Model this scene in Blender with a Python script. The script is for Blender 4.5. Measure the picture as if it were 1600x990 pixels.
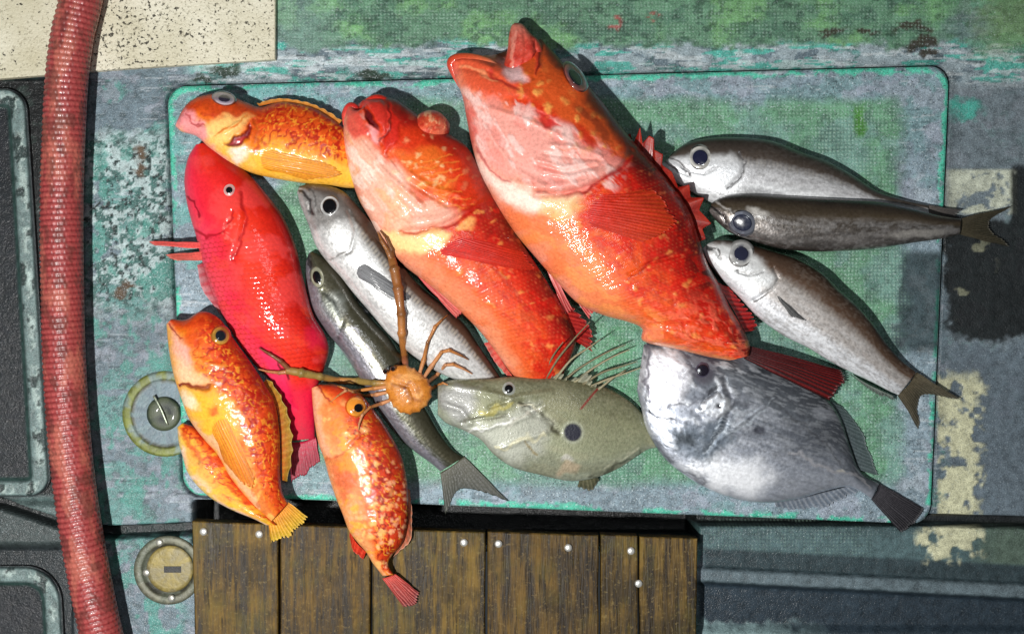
import bpy, math, random
import numpy as np
rng = np.random.RandomState(7); random.seed(7)
S = bpy.context.scene
for o in list(bpy.data.objects): bpy.data.objects.remove(o)
COL = S.collection
# ---------------------------------------------------------------- camera, world, light, exposure
K = 0.0008                    # metres per unit of the plan (one unit = one photo pixel on the deck)
CX, CY, H = 800.0, 495.0, 1.75
cam = bpy.data.cameras.new('camera'); camo = bpy.data.objects.new('camera', cam); COL.objects.link(camo)
camo.location = (0, 0, H); camo.rotation_euler = (0, 0, 0)
cam.sensor_width = 36; cam.lens = 36 * H / (1600 * K); cam.clip_start = 0.01; cam.clip_end = 100
S.camera = camo
world = bpy.data.worlds.new('World'); S.world = world; world.use_nodes = True
bg = world.node_tree.nodes['Background']; bg.inputs[0].default_value = (0.62, 0.72, 0.80, 1); bg.inputs[1].default_value = 0.055
def area(name, loc, size, power, col, target=(0, 0, 0)):
    l = bpy.data.lights.new(name, 'AREA'); l.shape = 'DISK'; l.size = size; l.energy = power; l.color = col
    o = bpy.data.objects.new(name, l); COL.objects.link(o); o.location = loc
    d = np.array(target, float) - np.array(loc, float)
    from mathutils import Vector
    o.rotation_euler = Vector(d).to_track_quat('-Z', 'Y').to_euler(); return o
area('deck_lamp', (-0.58, -0.38, 1.80), 0.06, 43.5, (1.0, 0.985, 0.96), (0.1, 0.05, 0))
area('fill_light', (0.15, 0.35, 2.6), 0.4, 6, (0.93, 0.97, 1.0))  # added soft overhead fill, not a real lamp of the boat
S.view_settings.view_transform = 'Standard'; S.view_settings.look = 'None'
S.view_settings.exposure = 0.0; S.view_settings.gamma = 1.0
S.render.engine = 'CYCLES'; S.render.resolution_x = 1024; S.render.resolution_y = 633

# ---------------------------------------------------------------- helpers
def C(r, g, b):
    c = np.array([r, g, b], float) / 255.0
    return np.where(c <= 0.04045, c / 12.92, ((c + 0.055) / 1.055) ** 2.4)
def P(px, py, z):
    z = np.asarray(z, float) * K; f = (H - z) / H
    return np.stack(np.broadcast_arrays((np.asarray(px, float) - CX) * K * f, (CY - np.asarray(py, float)) * K * f, z), -1)
def sstep(a, b, x):
    t = np.clip((x - a) / (b - a + 1e-9), 0, 1); return t * t * (3 - 2 * t)
def _h(ix, iy, seed):
    n = (ix.astype(np.int64) * 374761393 + iy.astype(np.int64) * 668265263 + seed * 974634777) & 0xffffffff
    n = ((n ^ (n >> 13)) * 1274126177) & 0xffffffff
    n = ((n ^ (n >> 16)) * 2246822519) & 0xffffffff
    return ((n ^ (n >> 15)) & 0xffffff) / float(0xffffff)
def vnoise(x, y, seed=0):
    ix = np.floor(x); iy = np.floor(y); fx = x - ix; fy = y - iy
    fx = fx * fx * fx * (fx * (fx * 6 - 15) + 10); fy = fy * fy * fy * (fy * (fy * 6 - 15) + 10)
    a = _h(ix, iy, seed); b = _h(ix + 1, iy, seed); c = _h(ix, iy + 1, seed); d = _h(ix + 1, iy + 1, seed)
    return (a * (1 - fx) + b * fx) * (1 - fy) + (c * (1 - fx) + d * fx) * fy
def fbm(x, y, seed=0, o=4):
    s = 0; a = 0.5; t = 0
    for i in range(o):
        s = s + a * vnoise(x * 2 ** i + 17.3 * i, y * 2 ** i - 9.1 * i, seed + i * 13); t += a; a *= 0.55
    return s / t                                            # 0..1, mean about .5
def worley(x, y, seed=0):
    ix = np.floor(x); iy = np.floor(y); best = np.full(x.shape, 9.0); idv = np.zeros(x.shape)
    for dx in (-1, 0, 1):
        for dy in (-1, 0, 1):
            cx = ix + dx; cy = iy + dy
            qx = cx + _h(cx, cy, seed); qy = cy + _h(cx, cy, seed + 5)
            d = np.hypot(qx - x, qy - y); m = d < best
            best = np.where(m, d, best); idv = np.where(m, _h(cx, cy, seed + 9), idv)
    return best, idv
def pldist(x, y, pts):
    best = np.full(x.shape, 1e9)
    for (x0, y0), (x1, y1) in zip(pts[:-1], pts[1:]):
        dx, dy = x1 - x0, y1 - y0; L = dx * dx + dy * dy + 1e-9
        t = np.clip(((x - x0) * dx + (y - y0) * dy) / L, 0, 1)
        best = np.minimum(best, np.hypot(x - x0 - t * dx, y - y0 - t * dy))
    return best
def inpoly(x, y, pts):
    r = np.zeros(x.shape, bool); n = len(pts)
    for i in range(n):
        x0, y0 = pts[i]; x1, y1 = pts[(i + 1) % n]
        if y0 == y1: continue
        c = ((y0 > y) != (y1 > y)) & (x < (x1 - x0) * (y - y0) / (y1 - y0) + x0); r ^= c
    return r
def sdpoly(x, y, pts):                                      # positive inside
    d = pldist(x, y, list(pts) + [pts[0]]); return np.where(inpoly(x, y, pts), d, -d)
def cr(pts, t):                                             # Catmull-Rom through pts at parameter t in 0..n-1
    p = np.asarray(pts, float)
    if p.ndim == 1: p = p[:, None]
    n = len(p); i = np.clip(np.floor(t).astype(int), 0, n - 2); f = (t - i)[:, None]
    e = np.vstack([2 * p[0] - p[1], p, 2 * p[-1] - p[-2]])
    p0, p1, p2, p3 = e[i], e[i + 1], e[i + 2], e[i + 3]
    return 0.5 * (2 * p1 + (p2 - p0) * f + (2 * p0 - 5 * p1 + 4 * p2 - p3) * f ** 2 + (3 * p1 - p0 - 3 * p2 + p3) * f ** 3)
def smooth_line(pts, n): return cr(pts, np.linspace(0, len(pts) - 1, n))
BIN = 4
HM = np.zeros((500, 700))                                   # height of the pile on a 4-unit grid, origin at (-600,-500)
FLOOR = np.zeros((500, 700))
def hm_add(px, py, z):
    ix = np.clip(((px + 600) / BIN).astype(int), 0, 699); iy = np.clip(((py + 500) / BIN).astype(int), 0, 499)
    np.maximum.at(HM, (iy, ix), z)
def hm_at(px, py, hm=None):
    h = HM if hm is None else hm
    x = np.clip((np.asarray(px, float) + 600) / BIN - 0.5, 0, 698); y = np.clip((np.asarray(py, float) + 500) / BIN - 0.5, 0, 498)
    ix = np.floor(x).astype(int); iy = np.floor(y).astype(int); fx = x - ix; fy = y - iy
    ix1 = np.minimum(ix + 1, 699); iy1 = np.minimum(iy + 1, 499)
    return (h[iy, ix] * (1 - fx) + h[iy, ix1] * fx) * (1 - fy) + (h[iy1, ix] * (1 - fx) + h[iy1, ix1] * fx) * fy
WLOC = {}
def root(name, px, py, z, label, cat, group=None):
    o = bpy.data.objects.new(name, None); COL.objects.link(o); w = P(px, py, z)
    o.empty_display_size = 0.05; o.location = w; WLOC[o.name] = w
    o['label'] = label; o['category'] = cat
    if group: o['group'] = group
    return o
def obj(name, V, quads, mat, parent=None, tris=None, col=None, uv=None, smooth=True, spk=None):
    V = np.asarray(V, float).reshape(-1, 3)
    c0 = V.mean(0); c0[2] = V[:, 2].min()
    me = bpy.data.meshes.new(name)
    quads = np.asarray(quads, int).reshape(-1, 4) if quads is not None and len(quads) else np.zeros((0, 4), int)
    tris = np.asarray(tris, int).reshape(-1, 3) if tris is not None and len(tris) else np.zeros((0, 3), int)
    me.vertices.add(len(V)); me.vertices.foreach_set('co', (V - c0).astype(np.float32).ravel())
    loops = np.concatenate([quads.ravel(), tris.ravel()]).astype(np.int32)
    me.loops.add(len(loops)); me.loops.foreach_set('vertex_index', loops)
    st = np.concatenate([np.arange(len(quads)) * 4, len(quads) * 4 + np.arange(len(tris)) * 3]).astype(np.int32)
    me.polygons.add(len(st)); me.polygons.foreach_set('loop_start', st)
    me.polygons.foreach_set('use_smooth', np.full(len(st), smooth))
    me.update(calc_edges=True)
    if col is not None:
        col = np.asarray(col, float)
        if col.ndim == 1: col = np.tile(col, (len(V), 1))
        if col.shape[1] == 3: col = np.hstack([col, np.zeros((len(V), 1))])
        a = me.attributes.new('Col', 'FLOAT_COLOR', 'POINT'); a.data.foreach_set('color', np.clip(col, 0, 1).astype(np.float32).ravel())
    if spk is not None:
        a = me.attributes.new('Spk', 'FLOAT', 'POINT'); a.data.foreach_set('value', spk.astype(np.float32))
    if uv is not None:
        u = me.uv_layers.new(name='UVMap'); u.data.foreach_set('uv', uv[loops].astype(np.float32).ravel())
    me.materials.append(mat)
    o = bpy.data.objects.new(name, me); COL.objects.link(o)
    pl = WLOC[parent.name] if parent else np.zeros(3)
    o.location = c0 - pl; WLOC[o.name] = c0
    if parent: o.parent = parent
    return o
def tag(o, label, cat=None, group=None):
    o['label'] = label
    if cat: o['category'] = cat
    if group: o['group'] = group
    return o
def gridq(nr, nc, wrap=False, off=0):
    i = np.arange(nr - 1)[:, None]; j = np.arange(nc if wrap else nc - 1)[None, :]; j2 = (j + 1) % nc
    a = i * nc + j; b = i * nc + j2; return np.stack([a + 0 * b, b, b + nc, a + nc], -1).reshape(-1, 4) + off

# ---------------------------------------------------------------- materials
class N:
    def __init__(s, name):
        s.m = bpy.data.materials.new(name); s.m.use_nodes = True; s.t = s.m.node_tree; s.b = s.t.nodes['Principled BSDF']
    def n(s, typ, **kw):
        x = s.t.nodes.new(typ)
        for k, v in kw.items(): setattr(x, k, v)
        return x
    def l(s, a, b): s.t.links.new(a, b)
    def attr(s, name): return s.n('ShaderNodeAttribute', attribute_name=name)
    def math(s, op, a, b=None, clamp=False):
        x = s.n('ShaderNodeMath', operation=op, use_clamp=clamp)
        for i, v in enumerate((a, b)):
            if v is None: continue
            if isinstance(v, (int, float)): x.inputs[i].default_value = v
            else: s.l(v, x.inputs[i])
        return x.outputs[0]
    def noise(s, vec, scale, detail=3, rough=0.55):
        x = s.n('ShaderNodeTexNoise'); x.inputs['Scale'].default_value = scale; x.inputs['Detail'].default_value = detail
        x.inputs['Roughness'].default_value = rough
        if vec is not None: s.l(vec, x.inputs['Vector'])
        return x.outputs[0]
    def rng(s, v, a, b, c, d):
        x = s.n('ShaderNodeMapRange'); s.l(v, x.inputs[0])
        for i, q in enumerate((a, b, c, d)): x.inputs[1 + i].default_value = q
        return x.outputs[0]
    def mix(s, fac, a, b, mode='MIX'):
        x = s.n('ShaderNodeMix', data_type='RGBA', blend_type=mode)
        for sock, v in ((x.inputs[0], fac), (x.inputs[6], a), (x.inputs[7], b)):
            if isinstance(v, (int, float)): sock.default_value = v
            elif isinstance(v, (tuple, list, np.ndarray)): sock.default_value = (*[float(q) for q in v[:3]], 1)
            else: s.l(v, sock)
        return x.outputs[2]
    def bump(s, hgt, strength, dist, prev=None):
        x = s.n('ShaderNodeBump'); x.inputs['Strength'].default_value = strength; x.inputs['Distance'].default_value = dist
        s.l(hgt, x.inputs['Height'])
        if prev is not None: s.l(prev, x.inputs['Normal'])
        return x.outputs[0]
    def geo(s): return s.n('ShaderNodeNewGeometry').outputs['Position']
    def objc(s): return s.n('ShaderNodeTexCoord').outputs['Object']
    def uv(s): return s.n('ShaderNodeTexCoord').outputs['UV']
def skin_mat(name, rough=0.3, coat=0.4, scale_px=6.0, scale_b=0.25, bump=0.3, var=0.3, spec=0.5):
    s = N(name); a = s.attr('Col'); v = s.objc()
    n1 = s.noise(v, 260, 4); n2 = s.noise(v, 1100, 2)
    f = s.math('ADD', s.rng(n1, 0.25, 0.75, 1 - var, 1 + var), s.rng(n2, 0.3, 0.7, -var * .4, var * .4))
    gray = s.n('ShaderNodeCombineColor'); [s.l(f, gray.inputs[i]) for i in range(3)]
    s.l(s.mix(1.0, a.outputs['Color'], gray.outputs[0], 'MULTIPLY'), s.b.inputs['Base Color'])
    s.l(a.outputs['Alpha'], s.b.inputs['Metallic'])
    s.l(s.rng(n1, 0.3, 0.7, rough - 0.07, rough + 0.13), s.b.inputs['Roughness'])
    vo = s.n('ShaderNodeTexVoronoi'); vo.inputs['Scale'].default_value = 100.0 / scale_px; s.l(s.uv(), vo.inputs['Vector'])
    b1 = s.bump(vo.outputs['Distance'], scale_b, -0.0016)
    b2 = s.bump(s.noise(v, 420, 3), bump, 0.0016, b1)
    s.l(b2, s.b.inputs['Normal'])
    s.b.inputs['Coat Weight'].default_value = coat; s.b.inputs['Coat Roughness'].default_value = 0.07
    s.b.inputs['Specular IOR Level'].default_value = spec
    s.l(b2, s.b.inputs['Coat Normal'])
    return s.m
def simple_mat(name, rough=0.4, metallic=0.0, bump=0.2, bscale=300, coat=0.0, var=0.2):
    s = N(name); a = s.attr('Col'); v = s.geo(); n1 = s.noise(v, bscale, 4)
    f = s.rng(n1, 0.25, 0.75, 1 - var, 1 + var)
    gray = s.n('ShaderNodeCombineColor'); [s.l(f, gray.inputs[i]) for i in range(3)]
    s.l(s.mix(1.0, a.outputs['Color'], gray.outputs[0], 'MULTIPLY'), s.b.inputs['Base Color'])
    s.b.inputs['Metallic'].default_value = metallic
    s.l(s.rng(n1, 0.3, 0.7, rough - 0.08, rough + 0.12), s.b.inputs['Roughness'])
    s.l(s.bump(n1, bump, 0.002), s.b.inputs['Normal']); s.b.inputs['Coat Weight'].default_value = coat
    s.b.inputs['Coat Roughness'].default_value = 0.08
    return s.m
def deck_mat(name):
    s = N(name); a = s.attr('Col'); k = s.attr('Spk'); v = s.geo()
    sep = s.n('ShaderNodeSeparateXYZ'); s.l(v, sep.inputs[0]); p = 5.8 * K
    wob = s.noise(v, 30, 2)
    def thread(axis, ph):
        t = s.math('ADD', s.math('MULTIPLY', sep.outputs[axis], 2 * math.pi / p), s.math('MULTIPLY', wob, 6.0)); return s.math('SINE', s.math('ADD', t, ph))
    wx = thread(0, 0); wy = thread(1, 1.0)
    w = s.math('MULTIPLY', s.rng(wx, -1, 1, 0, 1), s.rng(wy, -1, 1, 0, 1))
    wv = s.math('MULTIPLY', s.math('MULTIPLY', w, a.outputs['Alpha']), s.rng(s.noise(v, 60, 5, .7), 0.38, 0.66, 0.0, 1.0))
    n1 = s.noise(v, 90, 5, 0.7); n2 = s.noise(v, 700, 2); n3 = s.noise(v, 430, 3, 0.6)
    f = s.math('ADD', s.rng(n1, 0.28, 0.72, 0.55, 1.45), s.rng(n2, 0.3, 0.7, -0.32, 0.32))
    gray = s.n('ShaderNodeCombineColor'); [s.l(f, gray.inputs[i]) for i in range(3)]
    hs = s.n('ShaderNodeHueSaturation'); hs.inputs['Saturation'].default_value = .88; hs.inputs['Value'].default_value = .78; s.l(a.outputs['Color'], hs.inputs['Color'])
    c = s.mix(1.0, hs.outputs[0], gray.outputs[0], 'MULTIPLY')
    c = s.mix(s.math('MULTIPLY', wv, 0.72), c, tuple(C(168, 204, 184)))
    salt = s.math('MULTIPLY', s.rng(n3, 0.60, 0.68, 0, 1), k.outputs['Fac'])
    c = s.mix(s.math('MULTIPLY', salt, 0.75), c, tuple(C(205, 220, 225)))
    pit = s.math('MULTIPLY', s.rng(s.noise(v, 380, 3, 0.65), 0.40, 0.33, 0, 1), s.rng(k.outputs['Fac'], 0, 1, 0.35, 1))
    c = s.mix(s.math('MULTIPLY', pit, 0.8), c, tuple(C(25, 40, 42)))
    s.l(c, s.b.inputs['Base Color'])
    s.l(s.rng(n1, 0.3, 0.7, 0.42, 0.7), s.b.inputs['Roughness'])
    bw = s.n('ShaderNodeRGBToBW'); s.l(a.outputs['Color'], bw.inputs[0])
    b = s.bump(s.math('ADD', s.math('ADD', n1, s.math('MULTIPLY', n3, 0.5)), s.math('MULTIPLY', bw.outputs[0], 1.5)), 0.45, 0.003)
    b = s.bump(wv, 0.5, 0.0012, b); s.l(b, s.b.inputs['Normal'])
    s.b.inputs['Specular IOR Level'].default_value = 0.22; s.b.inputs['Coat Weight'].default_value = .22; s.b.inputs['Coat Roughness'].default_value = .16; s.l(b, s.b.inputs['Coat Normal'])
    return s.m
def wood_mat(name):
    s = N(name); a = s.attr('Col'); v = s.geo()
    mp = s.n('ShaderNodeMapping'); s.l(v, mp.inputs['Vector']); mp.inputs['Scale'].default_value = (1, 0.09, 1)
    oi = s.n('ShaderNodeObjectInfo'); cmb = s.n('ShaderNodeCombineXYZ'); s.l(s.math('MULTIPLY', oi.outputs['Random'], 7.0), cmb.inputs[1]); s.l(cmb.outputs[0], mp.inputs['Location'])
    g1 = s.noise(mp.outputs[0], 80, 7, 0.7); g2 = s.noise(mp.outputs[0], 230, 3, 0.6); blot = s.noise(v, 16, 4, 0.65)
    c = s.mix(s.rng(g1, 0.42, 0.60, 0, 1), tuple(C(40, 30, 16)), tuple(C(120, 94, 42)))
    c = s.mix(s.rng(blot, 0.46, 0.62, 0, 0.8), c, tuple(C(46, 36, 16)))
    c = s.mix(s.rng(g2, 0.54, 0.68, 0, 0.85), c, tuple(C(26, 18, 9)))
    c = s.mix(s.rng(s.noise(v, 240, 4, .7), 0.56, 0.68, 0, .5), c, tuple(C(140, 120, 74)))
    c = s.mix(s.rng(s.noise(v, 22, 4, 0.7), 0.5, 0.75, 0, 0.5), c, tuple(C(96, 88, 34)))
    c = s.mix(1.0, c, a.outputs['Color'], 'MULTIPLY')
    s.l(c, s.b.inputs['Base Color']); s.l(s.rng(g1, 0.3, 0.7, 0.42, 0.68), s.b.inputs['Roughness']); s.b.inputs['Specular IOR Level'].default_value = 0.25
    s.l(s.bump(s.math('ADD', g1, g2), 0.5, 0.002), s.b.inputs['Normal'])
    return s.m
M = dict(deck=deck_mat('painted_deck'), wood=wood_mat('wet_wood'),
         red=skin_mat('red_skin', 0.50, 0.35, 5, 0.10, 0.16, 0.22, .3), scaly=skin_mat('scaly_skin', 0.5, 0.3, 7, 0.06, 0.08, 0.14, .12),
         rock=skin_mat('mottled_skin', 0.50, 0.32, 5, 0.10, 0.16, 0.22, .3), silver=skin_mat('silver_skin', 0.34, 0.45, 4.5, 0.10, 0.10, 0.16),
         bream=skin_mat('bright_silver_skin', 0.36, 0.25, 6, 0.04, 0.05, 0.09), olive=skin_mat('smooth_olive_skin', 0.46, 0.3, 4, 0.08, 0.2, 0.2),
         fin=simple_mat('fin_membrane', 0.5, 0, 0.2, 400, 0.04, 0.25), eye=simple_mat('wet_eye', 0.16, 0, 0.02, 200, 1.0, 0.1),
         hose=simple_mat('rubber_hose', 0.36, 0, 0.15, 500, 0.1, 0.2), brass=simple_mat('old_brass', 0.5, 0.15, 0.4, 220, 0, 0.35),
         steel=simple_mat('nail_steel', 0.35, 0.6, 0.2, 500, 0, 0.1), shell=simple_mat('crab_shell', 0.48, 0, 0.25, 900, 0.1, 0.3),
         board=None)

fm = M['fin'].node_tree; fa = [n for n in fm.nodes if n.type == 'ATTRIBUTE'][0]; fo = fm.nodes.new('ShaderNodeMath'); fo.operation = 'SUBTRACT'; fo.inputs[0].default_value = 1.0; fm.links.new(fa.outputs['Alpha'], fo.inputs[1]); fm.links.new(fo.outputs[0], fm.nodes['Principled BSDF'].inputs['Alpha'])

# ---------------------------------------------------------------- generic builders
def lathe(name, px, py, prof, mat, parent, cols, n=32, rx=1.0, ry=1.0, ang=0.0, tilt=(0, 0), wear=None):
    """prof: list of (radius, height) in plan units; cols: one colour per ring"""
    th = np.linspace(0, 2 * np.pi, n, endpoint=False); ca, sa = math.cos(ang), math.sin(ang)
    V = []; cc = []
    for (r, z), c in zip(prof, cols):
        x = r * rx * np.cos(th); y = r * ry * np.sin(th)
        dx = x * ca - y * sa; dy = x * sa + y * ca; V.append(P(px + dx, py + dy, z + tilt[0] * dx + tilt[1] * dy)); cc.append(np.tile(c, (n, 1)) * ((.62 + .76 * fbm((px + dx) / 9, (py + dy) / 9, 171, 3))[:, None] if wear is not None else 1.0)); cc[-1] = cc[-1] if wear is None else cc[-1] + (wear - cc[-1]) * (sstep(.46, .54, fbm((px + dx) / 16, (py + dy) / 16, 172, 3)) * .75)[:, None]
    k = len(prof); V = np.vstack(V + [P(np.array([px]), np.array([py]), np.array([prof[-1][1]]))]); cc = np.vstack(cc + [np.array([cols[-1]])])
    q = gridq(k, n, True)[:, ::-1]; last = (k - 1) * n
    t = np.stack([np.full(n, k * n), last + (np.arange(n) + 1) % n, last + np.arange(n)], -1)
    return obj(name, V, q[:, ::-1] if False else q, mat, parent, t[:, ::-1] if False else t, cc)
def tube(name, pts, rad, mat, parent, col, n=10, res=6, flat=1.0, add_hm=False):
    """pts: (px,py,z) list, rad per point"""
    pts = np.asarray(pts, float); m = (len(pts) - 1) * res + 1; t = np.linspace(0, len(pts) - 1, m)
    p = cr(pts, t); r = np.maximum(cr(np.asarray(rad, float), t)[:, 0], 0.15)
    d = np.gradient(p, axis=0); d /= np.linalg.norm(d, axis=1)[:, None] + 1e-9
    side = np.stack([-d[:, 1], d[:, 0], 0 * d[:, 0]], -1); side /= np.linalg.norm(side, axis=1)[:, None] + 1e-9
    up = np.cross(d, side); up = np.where(up[:, 2:3] < 0, -up, up)
    th = np.linspace(0, 2 * np.pi, n, endpoint=False)
    q = p[:, None] + r[:, None, None] * (np.cos(th)[None, :, None] * side[:, None] + flat * np.sin(th)[None, :, None] * up[:, None])
    q = q.reshape(-1, 3); q = np.vstack([q, p[0], p[-1]])
    V = P(q[:, 0], q[:, 1], q[:, 2]); b = m * n; j = np.arange(n); j2 = (j + 1) % n
    tr = np.vstack([np.stack([np.full(n, b), j2, j], -1), np.stack([np.full(n, b + 1), (m - 1) * n + j, (m - 1) * n + j2], -1)])
    c = np.asarray(col, float)
    if c.ndim == 2:
        c = np.repeat(cr(c, t), n, 0); c = np.vstack([c, c[0], c[-1]])
    return obj(name, V, gridq(m, n, True), mat, parent, tr, c)
class Skin:
    def __init__(s, px, py, l, w, a):
        s.px, s.py, s.l, s.w, s.a = px, py, l, w, a; s.n = len(px)
        s.col = np.zeros((s.n, 3)); s.met = np.zeros(s.n); s.z = np.zeros(s.n); s.x, s.y = px, py; s.zk = 1.0
    def warp(s, amp, sc, seed=3):
        s.x = s.px + amp * 2 * (fbm(s.px / sc, s.py / sc, seed, 3) - .5) * 2; s.y = s.py + amp * 2 * (fbm(s.px / sc, s.py / sc, seed + 50, 3) - .5) * 2
    def mix(s, m, c, met=None):
        m = np.clip(m, 0, 1); s.col += (np.asarray(c) - s.col) * m[:, None]
        if met is not None: s.met += (met - s.met) * m
    def ramp(s, v, stops):
        xs = [q[0] for q in stops]; s.col = np.stack([np.interp(v, xs, [q[1][k] for q in stops]) for k in range(3)], -1)
    def stroke(s, pts, w, c, al=1.0, z=0.0, zw=None):
        d = pldist(s.x, s.y, pts); s.mix(al * sstep(w, w * 0.25, d), c)
        if z: s.z += s.zk * z * np.exp(-(pldist(s.px, s.py, pts) / (zw or w)) ** 2)
    def blob(s, cx, cy, rx, ry, ang, c, al=1.0, soft=0.6, z=0.0, met=None):
        ca, sa = math.cos(math.radians(ang)), math.sin(math.radians(ang)); dx, dy = s.x - cx, s.y - cy
        r = np.hypot((dx * ca + dy * sa) / rx, (-dx * sa + dy * ca) / ry); m = sstep(1, 1 - soft, r)
        s.mix(al * m, c, met); s.z += z * m
    def poly(s, pts, c, al=1.0, soft=8, z=0.0, met=None, k=None):
        m = sstep(-soft, soft, sdpoly(s.x, s.y, pts))
        if k is not None: m = m * k
        s.mix(al * m, c, met); s.z += z * m; return m
    def spots(s, sc, r, c, al=1.0, dens=0.5, k=1.0, seed=1, z=0.0):
        wx = 0.9 * (fbm(s.px / sc * 1.3, s.py / sc * 1.3, seed + 70, 3) - .5); wy = 0.9 * (fbm(s.px / sc * 1.3, s.py / sc * 1.3, seed + 71, 3) - .5); d, i = worley(s.px / sc + wx, s.py / sc + wy, seed); r = r * (.55 + 1.1 * i / max(dens, .01)); m = sstep(1.15, .3, d / np.maximum(r, .01)) * (i < dens) * k; s.mix(al * m, c); s.z += z * m
    def blotch(s, sc, lo, hi, c, al=1.0, k=1.0, seed=1, z=0.0, ax=1.0):
        m = sstep(lo, hi, fbm(s.l / sc / ax, s.w / sc, seed, 4)) * k; s.mix(al * m, c); s.z += z * m
    def worm(s, sc, wd, c, al=1.0, k=1.0, seed=1, z=0.0):
        n = fbm(s.px / sc, s.py / sc, seed, 2); m = sstep(wd, wd * 0.45, np.abs(n - 0.5)) * k; s.mix(al * m, c); s.z += z * m
    def scales(s, size, amp, k=1.0):
        r = s.l / size; ri = np.floor(r); c = s.w / size + 0.5 * (ri % 2); fr = r - ri - .5; fc = c - np.floor(c) - .5
        d = np.hypot(fr * 1.0, fc * 1.0); s.z += amp * k * (0.5 - d) * 2 + amp * k * 0.6 * (fr)
        return d
    def ridges(s, pts_list, w, z):
        for p in pts_list: s.z += s.zk * z * np.exp(-(pldist(s.px, s.py, p) / w) ** 2)
def body(name, st, hT, hB, mid, mat, parent, paint, q=0.85, sp=2.0, add=True, front=None):
    D = np.array([p[0] for p in st], float); V_ = np.array([p[1] for p in st], float); n = len(st)
    def arr(v): return np.asarray(v, float) if np.ndim(v) else np.full(n, float(v))
    hT, hB, mid = arr(hT), arr(hB), arr(mid)
    def rs(v): return v if len(v) == n else np.interp(np.linspace(0, 1, n), np.linspace(0, 1, len(v)), v)
    hT, hB, mid = rs(hT), rs(hB), rs(mid)
    td = np.linspace(0, n - 1, 1500); d = cr(D, td); v = cr(V_, td)
    ds = 0.5 * (np.linalg.norm(np.diff(d, axis=0), axis=1) + np.linalg.norm(np.diff(v, axis=0), axis=1)); L = np.concatenate([[0], np.cumsum(ds)])
    ns = int(L[-1] / sp) + 2; t = np.interp(np.linspace(0, L[-1], ns), L, td); ll = np.linspace(0, L[-1], ns)
    d = cr(D, t); v = cr(V_, t); hT = np.maximum(cr(hT, t)[:, 0], 1); hB = np.maximum(cr(hB, t)[:, 0], 1); mid = cr(mid, t)[:, 0]
    wmax = np.linalg.norm(d - v, axis=1).max(); nt = int(wmax * 1.3 / sp) + 4; nb = 14
    ph = np.concatenate([np.linspace(0, np.pi, nt), np.linspace(np.pi, 2 * np.pi, nb)[1:-1]]); a = np.cos(ph); sn = np.sin(ph); nc = len(ph)
    c = (d + v) / 2; h = (d - v) / 2
    xy = c[:, None] + h[:, None] * a[None, :, None]
    top = (sn >= -1e-9); zz = np.where(top, np.abs(sn) ** q, -np.abs(sn) ** 0.8)
    if front:                                                # notch of an open mouth in the front edge
        (fa, fw, fdx, fdy, fl) = front
        k = np.exp(-((a - fa) / fw) ** 2)[None] * (np.clip(1 - ll / fl, 0, 1) ** 1.5)[:, None]
        xy = xy + k[..., None] * np.array([fdx, fdy])
    z = mid[:, None] + np.where(top[None], hT[:, None], hB[:, None]) * zz[None]
    hw = np.linalg.norm(h, axis=1)
    sk = Skin(xy[..., 0].ravel(), xy[..., 1].ravel(), np.repeat(ll, nc), (hw[:, None] * a[None]).ravel(), np.tile(a, ns))
    sk.s = np.repeat(np.linspace(0, 1, ns), nc)
    paint(sk)
    fade = np.tile(np.where(top, np.minimum(1, np.abs(sn) * 2.2), 0), ns)
    z = z.ravel() + sk.z * fade
    z = np.maximum(z, hm_at(sk.px, sk.py, FLOOR) + 0.6)
    V = P(sk.px, sk.py, z)
    e0 = xy[0].mean(0); e1 = xy[-1].mean(0)
    V = np.vstack([V, P(e0[0], e0[1], mid[0])[None], P(e1[0], e1[1], mid[-1])[None]])
    j = np.arange(nc); j2 = (j + 1) % nc; b = ns * nc
    tr = np.vstack([np.stack([np.full(nc, b), j, j2], -1), np.stack([np.full(nc, b + 1), (ns - 1) * nc + j2, (ns - 1) * nc + j], -1)])
    col = np.hstack([sk.col, sk.met[:, None]]); col = np.vstack([col, col[:nc].mean(0), col[-nc:].mean(0)])
    uv = np.stack([sk.l / 100, sk.w / 100], -1); uv = np.vstack([uv, uv[0], uv[-1]])
    o = obj(name, V, gridq(ns, nc, True)[:, ::-1], mat, parent, tr, col, uv)
    if add:
        tm = np.tile(top, ns); hm_add(sk.px[tm], sk.py[tm], z[tm])
    return o
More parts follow.
